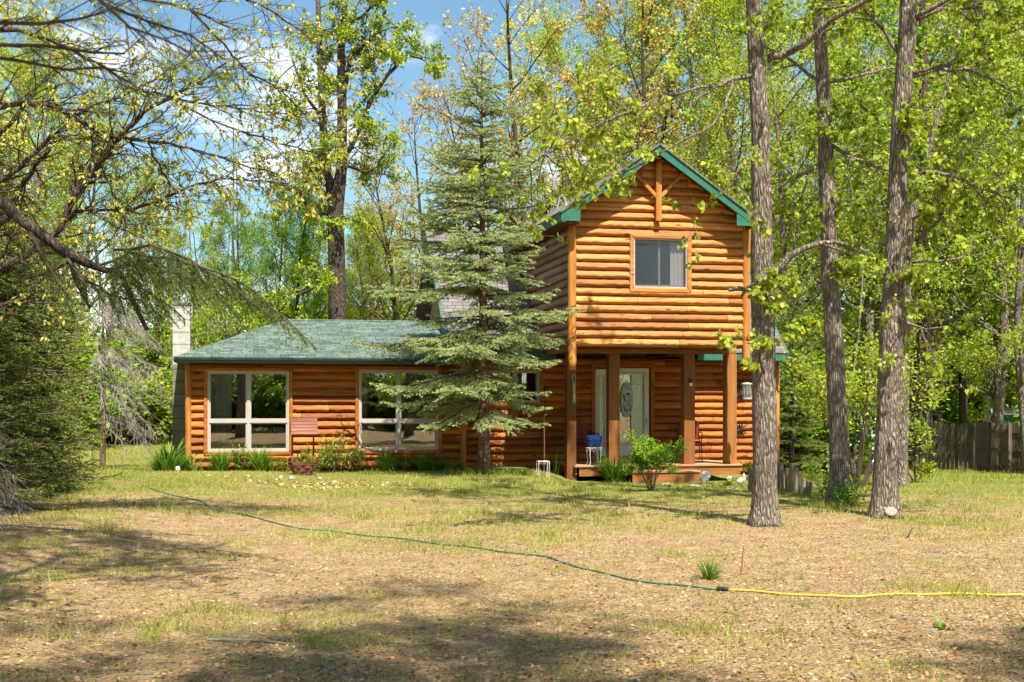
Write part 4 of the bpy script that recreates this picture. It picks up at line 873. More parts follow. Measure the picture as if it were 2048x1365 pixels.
mb.build('trunk', M_BARKD, ok, smooth=True); put_leaves(tw, 8, .058, KITE, L_YEL, ok, 44, 1.1, .03, 5, width=.8)

# dark spruce thicket, left edge
YT = 19.0
g = onground(at(-75, 900, YT).x, YT)
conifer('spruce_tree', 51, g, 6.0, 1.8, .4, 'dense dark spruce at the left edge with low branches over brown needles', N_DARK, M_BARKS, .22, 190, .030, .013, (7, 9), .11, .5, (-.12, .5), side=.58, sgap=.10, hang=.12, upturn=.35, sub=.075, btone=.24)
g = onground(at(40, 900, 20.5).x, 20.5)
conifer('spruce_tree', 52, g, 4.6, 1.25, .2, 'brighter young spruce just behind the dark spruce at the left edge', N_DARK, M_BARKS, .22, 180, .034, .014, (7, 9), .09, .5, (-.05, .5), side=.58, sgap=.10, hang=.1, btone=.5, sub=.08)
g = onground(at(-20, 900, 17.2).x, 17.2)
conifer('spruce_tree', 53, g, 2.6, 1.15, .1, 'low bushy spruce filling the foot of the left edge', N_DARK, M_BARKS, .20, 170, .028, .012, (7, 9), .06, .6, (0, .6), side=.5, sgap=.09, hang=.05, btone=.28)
g = onground(at(110, 900, 23).x, 23)
conifer('spruce_tree', 54, g, 3.6, 1.1, .1, 'bright green bushy spruce at the right flank of the left hand spruces', N_DARK, M_BARKS, .24, 150, .036, .015, (6, 8), .07, .6, (0, .6), side=.5, sgap=.11, hang=.05, btone=.62)
# dead spruce with grey drooping twigs
def dead_twigs(name, loc, n, label, seed, H, reach, dirx):
    rng = random.Random(seed); e = empty(name, loc, label, 'tree'); mb = MB(); tb_ = MB(); mb.tube([(0, 0, -.1), (.02, 0, H * .5), (0, 0, H)], [.07, .05, .015], 8)
    for _ in range(n):
        z = H * rng.uniform(.25, .98); az = rng.gauss(dirx, .8); L = reach * rng.uniform(.5, 1.1) * (1.15 - .6 * z / H); p = Vector((0, 0, z)); d = Vector((math.cos(az), math.sin(az), rng.uniform(-.1, .35))).normalized(); pts = [p]
        for k in range(6): d = (d + Vector((0, 0, -.16)) + rdir(rng) * .14).normalized(); pts.append(pts[-1] + d * L / 6)
        tb_.tube(pts, [.009 * (1 - .7 * k / 6) for k in range(7)], 4, rng.random(), cap=False)
        for k in range(1, 7):
            for _ in range(5):
                q = pts[k - 1].lerp(pts[k], rng.random()); dd = (pts[k] - pts[k - 1]).normalized() * .7 + rdir(rng) * .6 + Vector((0, 0, -.4)); dd.normalize(); l = rng.uniform(.15, .45)
                m_ = q + dd * l * .5; tb_.tube([q, m_, m_ + (dd + rdir(rng) * .5).normalized() * l * .5], [.0045, .0035, .002], 3, rng.random(), cap=False)
    mb.build('trunk', M_BARKS, e); tb_.build('dead_twigs', M_DEADTWIG, e); return e
g = onground(at(205, 860, 27).x, 27); dead_twigs('dead_spruce', g, 52, 'dead spruce with a grey mass of drooping twigs left of the chimney', 55, 3.6, 2.0, -.3)
g = onground(at(-70, 900, 14).x, 14); dead_twigs('dead_spruce', g, 26, 'low tangle of bare grey twigs at the far left edge', 56, 1.35, .62, -.3)

# spruce in front of the cabin
gs_ = Vector((at(968, 945, 25.9).x, 25.9, 0)); gs_.z = float(gz(gs_.x, gs_.y))
def lim(az, z, L):
    h = Vector((math.cos(az), math.sin(az), 0)); hv = -h.x * sT + h.y * cT; hu = h.x * cT + h.y * sT
    if hv > .1 and z < 2.6: L = min(L, 1.45 / hv)
    if hu > .1: L = min(L, (1.35 if z < 2.6 else 1.8 if z < 3.3 else 1.3) / hu)
    return L * (.5 + .7 * abs(math.sin(az * 3.7 + z * 5.1)))
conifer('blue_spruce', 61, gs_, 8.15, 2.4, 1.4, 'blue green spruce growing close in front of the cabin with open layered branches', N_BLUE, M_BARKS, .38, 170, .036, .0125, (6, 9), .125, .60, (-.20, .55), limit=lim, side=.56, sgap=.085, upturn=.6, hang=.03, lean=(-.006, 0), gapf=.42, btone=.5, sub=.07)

# pine beside the viewpoint: blurred boughs in the top left corner
gp = onground(-3.9, 3.6); e = empty('white_pine', gp, 'pine close by on the left whose blurred thin boughs hang into the top left corner', 'tree'); mb = MB(); bb = MB(); segs = []; rng = random.Random(71)
mb.tube([(0, 0, -.1), (.05, 0, 3), (0, .1, 7), (0, 0, 10)], [.19, .16, .11, .03], 14, .5)
for lp in ([(-1600, 300), (-900, 60), (-300, -60), (60, -50), (200, 0), (260, 55), (330, 80), (380, 105)], [(-1600, 350), (-900, 200), (-300, 100), (-40, 45), (80, 48), (150, 40), (210, 25)], [(-1500, 400), (-900, 260), (-300, 180), (-50, 110), (40, 122), (130, 140), (200, 135), (270, 150)],
           [(-1500, 380), (-700, 230), (-200, 150), (-20, 90), (90, 92), (180, 105), (250, 108)], [(-1400, 200), (-600, -60), (-100, -90), (150, -40), (210, 10), (300, 45), (380, 70), (450, 120)]):
    Yp = 4.6 + rng.uniform(-.3, .3); q = [at(x, y, Yp * (1 if x > -400 else .9)) - gp for x, y in lp]; q[0] = Vector((0, 0, q[1].z - .1)); bb.tube(q, [.014, .012, .010, .008, .0065, .005, .004, .003][:len(q)], 6, .5)
    for i in range(3, len(q)):
        for _ in range(3):
            p0 = q[i - 1].lerp(q[i], rng.random()); d = ((q[i] - q[i - 1]).normalized() + rdir(rng) * .7).normalized(); p1 = p0 + d * rng.uniform(.08, .2); bb.tube([p0, p1], [.003, .002], 4, .5)
            for _ in range(2): segs.append((p1, p1 + (d + rdir(rng) * .5).normalized() * .05, rng.random()))
for k in range(34):
    z = 4.5 + 5.2 * (k / 34); az = k * 2.4; L = 2.4 * (1 - (z - 4.5) / 6.5); h = Vector((math.cos(az), math.sin(az), .25)); q = [Vector((0, 0, z)), Vector((0, 0, z)) + h * L * .5, Vector((0, 0, z)) + h * L]; bb.tube(q, [.025, .015, .006], 5, .5)
    for _ in range(16):
        p0 = q[1].lerp(q[2], rng.uniform(-.5, 1)); p1 = p0 + (h + rdir(rng)).normalized() * .28; segs.append((p0, p1, rng.random()))
mb.build('trunk', M_BARKD, e, smooth=True); bb.build('boughs', M_BOUGH, e); needles('crown', segs, 260, .085, .0022, N_PINE, e, 72, angle=.6)

# ------------------------------------------------------------------ woods behind
SRC = {}
KINDS = {'lime': ('maple_tree', 15, 3.6, M_BARK, L_LIME, 34, .10, 24), 'mid': ('maple_tree', 15, 3.4, M_BARKD, L_MID, 36, .105, 24), 'gold': ('oak_tree', 16, 3.8, M_BARKD, L_GOLD, 10, .125, 24), 'yel': ('oak_tree', 16, 3.6, M_BARK, L_YEL, 13, .13, 24), 'thin': ('aspen_sapling', 9, 1.1, M_BARKP, L_LIME, 9, .11, 15)}
def wood_tree(kind, px, Y, top_py, label, group, rot, ver=0):
    nm, H, R, bm, lm, per, ls, nl = KINDS[kind]; x = (px - 1024) / FPX * Y; g = onground(x, Y); want = EYE + (HZ - top_py) / FPX * Y - g.z; k = want / (H + R * .45)
    key = (kind, ver)
    if key not in SRC:
        e = forest_tree(nm, 100 + 17 * ver + len(kind) + ord(kind[0]), H, R, (0, 0), g, bm, lm, per, ls, label, group=group, nlimb=nl, nch=(5, 4) if kind != 'thin' else (4,), low=.14 if kind != 'thin' else .3, clump=0 if kind in ('lime', 'mid') else 4, tr=.20 if kind != 'thin' else .05, droop=.5); SRC[key] = e
    else:
        e = copy_tree(SRC[key]); tag(e, label, 'tree', group)
    e.location = g; e.rotation_euler = (0, 0, rot); s = min(k, 1.35); e.scale = (s, s, k); return e
gi = 0
WOODS = [ # kind, px, Y, top
 ('yel', 20, 34, -60), ('lime', 150, 38, 190), ('lime', 300, 42, 330), ('mid', 230, 50, 260), ('lime', 60, 44, 60), ('gold', 340, 52, 400), ('mid', 600, 50, 395), ('lime', 520, 46, 410), ('lime', 760, 48, 440), ('mid', 690, 58, 430), ('lime', 830, 55, 420), ('mid', 440, 56, 420),
 ('gold', 960, 48, 120), ('gold', 1085, 43, -140), ('yel', 1010, 56, 40), ('gold', 1190, 50, -60), ('lime', 1140, 58, 60), ('gold', 1320, 46, -160), ('lime', 1270, 54, -40), ('yel', 1400, 50, -120), ('lime', 1460, 44, -40),
 ('mid', 480, 44, 390), ('mid', 600, 42, 330), ('mid', 545, 47, 400), ('lime', 720, 44, 430), ('mid', 790, 50, 430), ('lime', 640, 52, 400), ('mid', 1240, 56, -20), ('mid', 1680, 54, -20), ('lime', 1620, 48, -60), ('lime', 1500, 56, -80), ('lime', 1850, 43, -100), ('yel', 1350, 58, -80), ('lime', 1230, 47, 60), ('gold', 800, 44, 250), ('gold', 885, 49, 170), ('yel', 735, 53, 330), ('gold', 905, 42, 330), ('lime', 1580, 40, -100), ('lime', 1730, 38, -80), ('mid', 1800, 46, -120), ('lime', 1890, 48, -160), ('lime', 1990, 42, -120), ('yel', 1850, 56, -160), ('lime', 2060, 36, 0), ('mid', 1950, 54, -60),
 ('thin', 412, 40, 400), ('thin', 560, 43, 420), ('thin', 765, 46, 430), ('thin', 1690, 36, 300), ('thin', 340, 37, 480), ('lime', -60, 40, -60), ('mid', 90, 56, 100)]
LAB = {'lime': 'bright lime green maple in the woods behind the cabin', 'mid': 'deeper green maple in the woods behind the cabin', 'gold': 'oak with sparse golden brown spring buds in the woods', 'yel': 'oak with pale yellow young leaves in the woods', 'thin': 'slim pale stemmed sapling at the edge of the woods'}
GRP = {'lime': 'lime green maples in the woods', 'mid': 'deeper green maples in the woods', 'gold': 'golden budding oaks in the woods', 'yel': 'pale yellow oaks in the woods', 'thin': 'pale stemmed saplings at the wood edge'}
for i, (k, px, Yw, top) in enumerate(WOODS): wood_tree(k, px, Yw, top, LAB[k], GRP[k], i * 1.7, i % 2)
for i, (x, y, k, h) in enumerate(((-16, -22, 'mid', 14), (-9, -26, 'lime', 15), (-3, -21, 'mid', 13), (4, -27, 'lime', 16), (11, -23, 'mid', 14), (18, -26, 'lime', 15), (-24, -26, 'lime', 15), (-1, -34, 'mid', 17), (8, -34, 'mid', 17))):
    e = copy_tree(SRC[(k, i % 2)] if (k, i % 2) in SRC else SRC[(k, 0)]); e.location = onground(x, y); s = h / 16; e.scale = (s, s, s); e.rotation_euler = (0, 0, i * 1.3); tag(e, 'leafy tree standing across the lawn opposite the cabin, mirrored in its windows', 'tree', 'trees opposite the cabin')
# dappled shade on the near lawn comes from two oaks beside the viewpoint
for i, (x, y, h) in enumerate(((3.0, -2.4, 18), (-1.6, -2.2, 18), (7.8, -2.4, 18), (.6, -4.2, 19), (-4.9, -1.2, 18))):
    nt_ = forest_tree('oak_tree', 140, h, 3.2, (0, 0), None, M_BARK, L_LIME, 16, .13, 'oak beside the viewpoint that throws dappled shade on the near lawn', 'tree', 'oaks shading the near lawn', nlimb=15, nch=(5, 4), low=.68, tr=.2, loc=onground(x, y)) if i == 0 else copy_tree(nt_)
    nt_.location = onground(x, y); nt_.rotation_euler = (0, 0, i * 2.1)
ln_ = forest_tree('oak_tree', 145, 12.5, 3.2, (.22, .03), onground(-4.7, 7.2), M_BARK, L_LIME, 12, .11, 'oak leaning over the lawn from the left of the viewpoint', 'tree', 'oaks shading the near lawn', nlimb=16, nch=(5, 4), low=.48, tr=.17, loc=onground(-4.7, 7.2))
# far woods read as one mass
rng = np.random.RandomState(77); n = 90000
y = rng.uniform(60, 80, n); x = rng.uniform(-1, 1, n) * (y * .42 + 5); top = 5 + 9 * sm(-5, 22, x) + 7 * sm(-24, -40, x) + 3.5 * (vnoise(x * .22, y * .1, 9) - .5) * 2; z = rng.rand(n) ** 1.1 * top - .5
D = rng.randn(n, 3); D[:, 2] -= .4; N = rng.randn(n, 3) * .6; N[:, 2] += 1
tag(leaves('far_woods', np.stack([x, y, z], 1), D, N, .34 * (1 + .5 * (rng.rand(n) - .5)), KITE, L_MID, None, np.clip(.3 + .6 * vnoise(x * .35, z * .5, 8) + .15 * rng.randn(n), 0, 1)), 'far wood of mixed greens closing the view behind the trees', 'wood', kind='stuff')
rng2 = random.Random(78); mbt = MB()
for _ in range(110):
    xx = rng2.uniform(-45, 48); yy = rng2.uniform(58, 72); hh = rng2.uniform(6, 15); mbt.tube([(xx, yy, -.6), (xx + rng2.uniform(-.3, .3), yy, hh * .5), (xx + rng2.uniform(-.6, .6), yy, hh)], [rng2.uniform(.06, .16), .07, .03], 6, .5)
tag(mbt.build('far_woods_trunks', M_BARK), 'grey stems of the far wood', 'wood', kind='stuff')
# understorey
sh0 = {}
US = [('lime', 90, 42, 2.6), ('shr', 230, 44, 2.2), ('lime', 270, 36, 2.0), ('shr', 320, 40, 2.6), ('mid', 160, 36, 2.6), ('lime', 395, 46, 3.2), ('mid', 20, 34, 3.0), ('shr', 180, 48, 3.0), ('lime', 480, 50, 4.2), ('mid', 560, 52, 4.4), ('lime', 640, 48, 4.4), ('mid', 720, 50, 4.0), ('shr', 800, 47, 4.2), ('lime', 860, 52, 4.5),
      ('mid', 1590, 36, 3.0), ('lime', 1640, 44, 3.2), ('mid', 1720, 47, 4.0), ('lime', 1790, 50, 4.0), ('mid', 1830, 46, 3.6), ('lime', 1920, 50, 4.2), ('mid', 1990, 52, 4.4), ('lime', 2060, 48, 4.0), ('shr', 1880, 56, 4.6), ('shr', 1760, 58, 5), ('mid', 1960, 60, 5), ('lime', 2030, 60, 5), ('mid', 380, 58, 4), ('lime', 330, 62, 4), ('shr', 280, 60, 4), ('mid', 120, 60, 4.5), ('lime', 210, 66, 4.5)]
LU = {'lime': (L_LIME, 'bright green bush at the foot of the woods', 'bright green bushes under the trees'), 'mid': (L_MID, 'dark green bush at the foot of the woods', 'dark green bushes under the trees'), 'shr': (L_SHRUB, 'olive green bush at the foot of the woods', 'olive bushes under the trees')}
def bush(k, loc, h, i):
    if k not in sh0: sh0[k] = shrub('bush', loc, 2.0, 1.5, LU[k][1], LU[k][0], 200 + len(sh0), 16, 26, .13, 'bush', LU[k][2], nch=(5, 4), jit=.12, low=.12, spreadel=(.35, 1.5)); e = sh0[k]
    else: e = copy_tree(sh0[k])
    e.location = loc; s = h / 2.2; e.scale = (s * 1.25, s * 1.25, s); e.rotation_euler = (0, 0, i * 1.9); return e
for i, (k, px, Yu, h) in enumerate(US): bush(k, onground((px - 1024) / FPX * Yu, Yu), h, i)
for i in range(16):
    e = bush(('lime', 'mid', 'shr')[i % 3], onground(-19 + i * 2.4, -15 - (i * 7 % 5)), 3.6, i); tag(e, 'bush across the lawn opposite the cabin, mirrored in its windows', 'bush', 'bushes opposite the cabin')
# soft pine right of the cabin and the fresh shrubs by the oaks
g = onground((1585 - 1024) / FPX * 34, 34); conifer('white_pine', 91, g, 5.0, 1.5, .5, 'soft green young pine just right of the cabin', N_PINE, M_BARKD, .34, 110, .075, .012, (5, 6), .08, .6, (0, .7), side=.5, sgap=.16, sub=.14, btone=.5)
g = onground((1735 - 1024) / FPX * 43, 43); conifer('white_pine', 92, g, 6.4, 1.7, .6, 'taller soft green pine between the two right hand oaks', N_PINE, M_BARKD, .36, 100, .08, .013, (5, 6), .09, .6, (0, .7), side=.5, sgap=.17, sub=.15, btone=.45)
g = onground((1715 - 1024) / FPX * 24, 24); shrub('young_maple', g, 2.3, .6, 'wispy yellow green young maple between the big oaks', L_LIME, 93, 11, 14, .075, 'shrub', nch=(5, 3), spreadel=(1.1, 1.5), low=.6, jit=.08)
g = onground((1830 - 1024) / FPX * 26, 26); shrub('young_maple', g, 1.05, .45, 'small layered yellow green shrub right of the scarred oak', L_LIME, 94, 4, 12, .07, 'shrub', nch=(5, 3), spreadel=(.9, 1.45), low=.5, jit=.07)
for i, (px, py, n) in enumerate(((1690, 1010, 7), (1650, 1000, 5))):
    shrub('sprouting_shrub', ground(px, py) + Vector((0, -.25, 0)), .45, .3, ('leafy sprouts at the foot of the middle oak, on its right', 'leafy sprouts at the foot of the middle oak, on its left')[i], L_MID, 95 + i, n, 9, .06, 'shrub', low=.2)
g = onground(at(455, 650, 36).x, 36); e = shrub('lilac_bush', g, 3.9, 1.3, 'lilac bush with pink blossoms showing over the green roof corner', L_MID, 97, 14, 16, .11, 'shrub', nch=(5, 3), spreadel=(.9, 1.5), jit=.1)
rng = np.random.RandomState(98); cP = []
for px, py in ((440, 648), (452, 643), (462, 655), (470, 646), (480, 658), (447, 660), (385, 682), (392, 688), (380, 690), (436, 655), (490, 662), (468, 668)):
    p = at(px, py, 35.3) - g; cP.append(np.array(p) + rng.randn(60, 3) * np.array([.075, .075, .12]))
P = np.concatenate(cP); leaves('blossoms', P, rng.randn(len(P), 3), rng.randn(len(P), 3), .05, KITE, L_LILAC, e)

# ------------------------------------------------------------------ fence, sheds, edging
fA, fM, fB = Vector((at(1806, 0, 40).x, 40, 0)), Vector((at(1947, 0, 38).x, 38, 0)), Vector((at(2150, 0, 35.5).x, 35.5, 0))
f = empty('wooden_fence', fA, 'weathered grey board fence, gappy at its left end and closed to the right', 'fence'); rng = random.Random(101)
def fzt(p): return EYE - 40 / FPX * p.y
def pickets(A, B, step, wdt, miss, name, dog=True, zoff=0):
    mb = MB(); L = (B - A).length; d = (B - A).normalized(); nrm = Vector((d.y, -d.x, 0)); s = 0
    while s < L:
        if rng.random() > miss:
            p = A + d * s - fA; zt = fzt(A + d * s) + rng.uniform(-.04, .03) + zoff; zb_ = float(gz((A + d * s).x, (A + d * s).y)) + rng.uniform(-.05, .04); tl_ = rng.uniform(-.012, .012); w_ = wdt * rng.uniform(.92, 1.04)
            sec = [(-w_ / 2, zb_), (w_ / 2, zb_), (w_ / 2, zt - .05), (w_ / 2 - .03, zt), (-w_ / 2 + .03, zt), (-w_ / 2, zt - .05)]
            vs = [p + d * (x + tl_ * (z - zb_)) + nrm * o_ + Vector((0, 0, z)) for o_ in (.009, -.009) for x, z in sec]
            mb.add(vs, [tuple(range(6)), tuple(range(6, 12))[::-1]] + [(i, 6 + i, 6 + (i + 1) % 6, (i + 1) % 6) for i in range(6)], rng.random())
        s += step * rng.uniform(.93, 1.07)
    return mb.build(name, M_FENCE, f)
pickets(fA, fM, .145, .115, .08, 'pickets'); pickets(fM, fB, .128, .124, 0, 'boards')
def rail(A, B, zt, h=.085, off=.03):
    d = (B - A).normalized(); nrm = Vector((d.y, -d.x, 0)); a = A - fA; b = B - fA; mb = MB(); za, zb_ = zt(A), zt(B)
    vs = [q + nrm * o_ + Vector((0, 0, z + k)) for q, z in ((a, za), (b, zb_)) for o_, k in ((off + .035, 0), (off, 0), (off, h), (off + .035, h))]
    mb.add(vs, [(0, 1, 2, 3), (7, 6, 5, 4), (0, 4, 5, 1), (1, 5, 6, 2), (2, 6, 7, 3), (3, 7, 4, 0)], rng.random()); mb.build('rail', M_FENCE, f)
for r_ in (lambda p: fzt(p) - .30, lambda p: fzt(p) - .82, lambda p: fzt(p) - 1.32): rail(fM + Vector((.05, 0, 0)), fB, r_)
for r_ in (lambda p: fzt(p) - .72,): rail(fA, fM, r_, off=-.06)
for t in (0.0, .36, .72):
    p = fM.lerp(fB, t) - fA; pz = fM.lerp(fB, t); MB().box(p.x - .05, p.x + .05, p.y - .14, p.y - .04, float(gz(pz.x, pz.y)) - .1, fzt(pz) - .02, .5).build('post', M_FENCE, f, bevel=.006)
# white shed
gw = onground((1700 - 1024) / FPX * 38, 38); s_ = empty('white_shed', gw, 'white metal sided shed behind the oaks', 'shed'); x0 = at(1628, 0, 38).x - gw.x; xm = at(1661, 0, 38).x - gw.x; x1 = at(1765, 0, 38).x - gw.x; zt = at(0, 865, 38).z - gw.z
mb = MB()
for k in range(9): mb.box(x0 + (xm - x0) * k / 9 + .004, x0 + (xm - x0) * (k + 1) / 9 - .004, -.02, .0, -.1, zt)
mb.build('end_panel', M_SHEDW, s_); mb = MB(); hh = .12
for k in range(int((zt + .6) / hh)): mb.add([(xm + .05, -.10, -.1 + k * hh), (x1, -.10, -.1 + k * hh), (x1, -.06, -.1 + (k + 1) * hh), (xm + .05, -.06, -.1 + (k + 1) * hh)], [(0, 1, 2, 3)]); mb.add([(xm + .05, -.10, -.1 + k * hh), (x1, -.10, -.1 + k * hh), (x1, -.06, -.1 + k * hh), (xm + .05, -.06, -.1 + k * hh)], [(3, 2, 1, 0)])
mb.build('siding', M_SHEDW, s_); MB().box(xm + .04, x1 - .01, -.05, 2.2, -.1, zt + .45).box(x0 + .01, xm - .01, .01, 2.2, -.1, zt - .02).build('body', M_SHEDW, s_)
MB().slab([(x0 - .1, -.25, zt + .01), (xm, -.25, zt + .01), (xm, 2.4, zt + .12), (x0 - .1, 2.4, zt + .12)], .03).build('roof', M_SHEDW, s_)
# shelter with a white roof edge and green sheet
gw = onground(at(2010, 0, 46).x, 46); s_ = empty('metal_shelter', gw, 'metal shelter with white roof and green sheeting behind the fence', 'shelter'); q = lambda px, py: (at(px, py, 46).x - gw.x, at(px, py, 46).z - gw.z)
mb = MB(); a, b = q(1975, 852); c, d = q(2120, 828); n = 40
for k in range(n):
    xa = a + (c - a) * k / n; xb = a + (c - a) * (k + 1) / n; mb.add([(xa, 0, b - .45), ((xa + xb) / 2, -.03, b - .45), ((xa + xb) / 2, -.03, d), (xa, 0, d)], [(0, 1, 2, 3)]); mb.add([((xa + xb) / 2, -.03, b - .45), (xb, 0, b - .45), (xb, 0, d), ((xa + xb) / 2, -.03, d)], [(0, 1, 2, 3)])
mb.build('green_sheet', M_SHEDG, s_); z3 = q(0, 817)[1]
MB().slab([(a - .1, -.15, d), (c, -.15, d), (c, 1.2, z3 + .25), (a + .9, 1.2, z3 + .25)], .04).slab([(a + .9, 1.2, z3 + .25), (c, 1.2, z3 + .25), (c, 3.0, d), (a - .1, 3.0, d)], .04).build('roof', M_SHEDW, s_)
for xx in (a, c): MB().box(xx - .04, xx + .04, .05, .13, -.2, d - .02).build('post', M_SHEDG, s_)
MB().box(a - .02, a + .05, -.05, .0, b - .75, d - .03).build('corner_trim', M_SHEDG, s_)
# log edging
ge = ground(1585, 985); e = empty('log_edging', ge, 'short upright grey logs of stepped heights edging the bed beside the porch', 'edging'); rng = random.Random(111)
for px, top, base, w_ in ((1500, 938, 985, 9), (1553, 926, 985, 9), (1563, 925, 985, 10), (1575, 936, 985, 10), (1583, 927, 986, 10), (1592, 935, 987, 9), (1601, 944, 989, 9), (1608, 957, 990, 8), (1614, 961, 991, 8), (1620, 964, 992, 7)):
    p = ground(px, base) - ge; Yl = (p + ge).y; r = w_ / FPX * Yl / 2; zt = at(px, top, Yl).z - ge.z; ln = rng.uniform(-.02, .02)
    MB().tube([(p.x, p.y, -.12), (p.x + ln * .5, p.y, zt * .5), (p.x + ln, p.y, zt - .02), (p.x + ln, p.y, zt)], [r * 1.03, r, r * .98, r * .8], 10, rng.random()).build('log', M_GREYLOG, e)

# ------------------------------------------------------------------ things by the cabin
def loc3(u, v, z): return l2w((u, v, z))
# wishing well planter
gw = onground(at(606, 0, 25.4).x, 25.4); w_ = empty('wishing_well', gw, 'small red wishing well planter with slatted roof in front of the wing', 'planter', rz=TH); S = FPX / 25.4; q = lambda px, py: ((px - 605) / S, EYE + (HZ - py) / S - gw.z)
mb = MB()
for k in range(5):
    a, z1 = q(581, 836.5 + k * 6.5); b, z0 = q(633, 842.3 + k * 6.5); y = -.19 + .0 - k * .035 + .1; mb.add([(a, y, z0), (b, y, z0), (b, y + .035, z1), (a, y + .035, z1), (a, y + .02, z0), (b, y + .02, z0), (b, y + .055, z1), (a, y + .055, z1)], [(0, 1, 2, 3), (7, 6, 5, 4), (0, 4, 5, 1), (1, 5, 6, 2), (2, 6, 7, 3), (3, 7, 4, 0)], .3 + .14 * k)
    mb.add([(a, -y + .10, z0), (b, -y + .10, z0), (b, -y + .065, z1), (a, -y + .065, z1)], [(3, 2, 1, 0)], .4)
mb.build('roof', M_REDWOOD, w_)
for px in (584, 626):
    a, z0 = q(px - 1.8, 930); b, z1 = q(px + 1.8, 842); MB().box(a, b, .02, .06, z0, z1, .3).build('post', M_REDWOOD, w_)
a, z0 = q(584, 886); b, z1 = q(626, 884); MB().tube([(a, .04, z0), (b, .04, z0)], .012, 7).build('crossbar', M_REDWOOD, w_)
mb = MB(); zt = q(0, 924)[1]; n = 8
for k in range(4):
    z1 = zt - k * .062; z0 = z1 - .06; r1 = .30 - k * .025; r0 = r1 - .02
    for j in range(n):
        a0, a1 = 6.283 * j / n + (.39 if k % 2 else 0), 6.283 * (j + 1) / n + (.39 if k % 2 else 0); vs = [(r * math.cos(t), .04 + .8 * r * math.sin(t), z) for z, r in ((z0, r0), (z1, r1)) for t in (a0, a1)]; vs += [(x * .8, .04 + (y - .04) * .8, z) for x, y, z in vs]
        mb.add(vs, [(0, 1, 3, 2), (4, 6, 7, 5), (2, 3, 7, 6), (0, 4, 5, 1), (0, 2, 6, 4), (1, 5, 7, 3)], .2 + .6 * ((j + k) % 2))
mb.build('basin', M_REDWOOD, w_); MB().lathe([(.001, zt - .05), (.2, zt - .06)], (0, .04, 0), 12).build('soil', M_CLAY, w_)
# pots, stands, chairs on the porch
def on_deck(px, v): return loc3(hp(px, 930, v)[0], v, zdk)
p = on_deck(1188, 1.02); st = empty('plant_stand', p, 'white wire plant stand with arched sides under the blue pot', 'plant stand', rz=TH); mb = MB(); r = .165; zt = .36
mb.tube([(r * math.cos(t * .2618), r * math.sin(t * .2618), zt) for t in range(25)], .009, 6)
for k in range(12): t = k * .5236; t2 = t + .5236; m_ = t + .26; mb.tube([(r * math.cos(t), r * math.sin(t), zt), (r * math.cos(m_), r * math.sin(m_), zt - .09), (r * math.cos(t2), r * math.sin(t2), zt)], .005, 5)
for k in range(5): mb.tube([(-r * .95, -.12 + .06 * k, zt), (r * .95, -.12 + .06 * k, zt)], .004, 4)
mb.build('top', M_WHMETAL, st)
for k in range(4):
    t = .785 + k * 1.571; c_, s__ = math.cos(t), math.sin(t); MB().tube([(r * c_, r * s__, zt), (r * 1.02 * c_, r * 1.02 * s__, .2), (r * .9 * c_, r * .9 * s__, .06), (r * 1.1 * c_, r * 1.1 * s__, .0)], .009, 6).build('leg', M_WHMETAL, st)
pt = empty('plant_pot', p + Vector((0, 0, .371)), 'glazed cobalt blue pot with ribbed rim on the wire stand', 'pot'); MB().lathe([(.10, 0), (.125, .01), (.16, .11), (.166, .155), (.178, .16), (.178, .182), (.168, .188), (.180, .192), (.180, .214), (.170, .22), (.184, .225), (.184, .245), (.168, .245), (.16, .2), (.001, .19)], (0, 0, 0), 28).build('pot', M_BLUE, pt, smooth=True)
MB().lathe([(.001, .203), (.15, .201)], (0, 0, 0), 14).build('soil', M_CLAY, pt)
def patio_chair(px, v, label, rot):
    p = on_deck(px, v); e = empty('patio_chair', p, label, 'chair', 'patio chairs on the porch', rz=TH + rot); sz, w = .43, .25
    mb = MB(); mb.tube([(-w, -.24, sz), (w, -.24, sz), (w, .22, sz), (-w, .22, sz), (-w, -.24, sz)], .013, 6); mb.build('seat_frame', M_DARKMETAL, e)
    MB().box(-w + .01, w - .01, -.23, .21, sz - .006, sz + .018).build('seat', M_REDCHAIR, e, bevel=.008)
    n = 12; poly = [(-w + .01, sz + .06)] + [(w - .01, sz + .06)] + [((w - .01) * math.cos(t * math.pi / n), sz + .36 + .16 * math.sin(t * math.pi / n)) for t in range(n + 1)]
    o = MB().plate(poly, .22, .235).build('backrest', M_REDCHAIR, e); pp = [(x, .228 + .0, z) for x, z in poly]; MB().tube(pp + [pp[0]], .013, 6).build('back_frame', M_DARKMETAL, e)
    for sx in (-1, 1):
        MB().tube([(sx * w, -.24, sz), (sx * (w + .02), -.28, .01)], .012, 6).build('leg', M_DARKMETAL, e); MB().tube([(sx * w, .22, sz + .08), (sx * w, .22, sz), (sx * (w + .02), .30, .01)], .012, 6).build('leg', M_DARKMETAL, e)
        MB().tube([(sx * w, -.24, sz), (sx * (w + .03), -.22, sz + .2), (sx * (w + .03), .05, sz + .22), (sx * w, .22, sz + .2)], .012, 6).build('armrest', M_DARKMETAL, e)
patio_chair(1166, 2.0, 'red patterned patio chair left of the door behind the blue pot', .25); patio_chair(1378, 2.3, 'red patterned patio chair right of the door behind the third porch post', -.25)
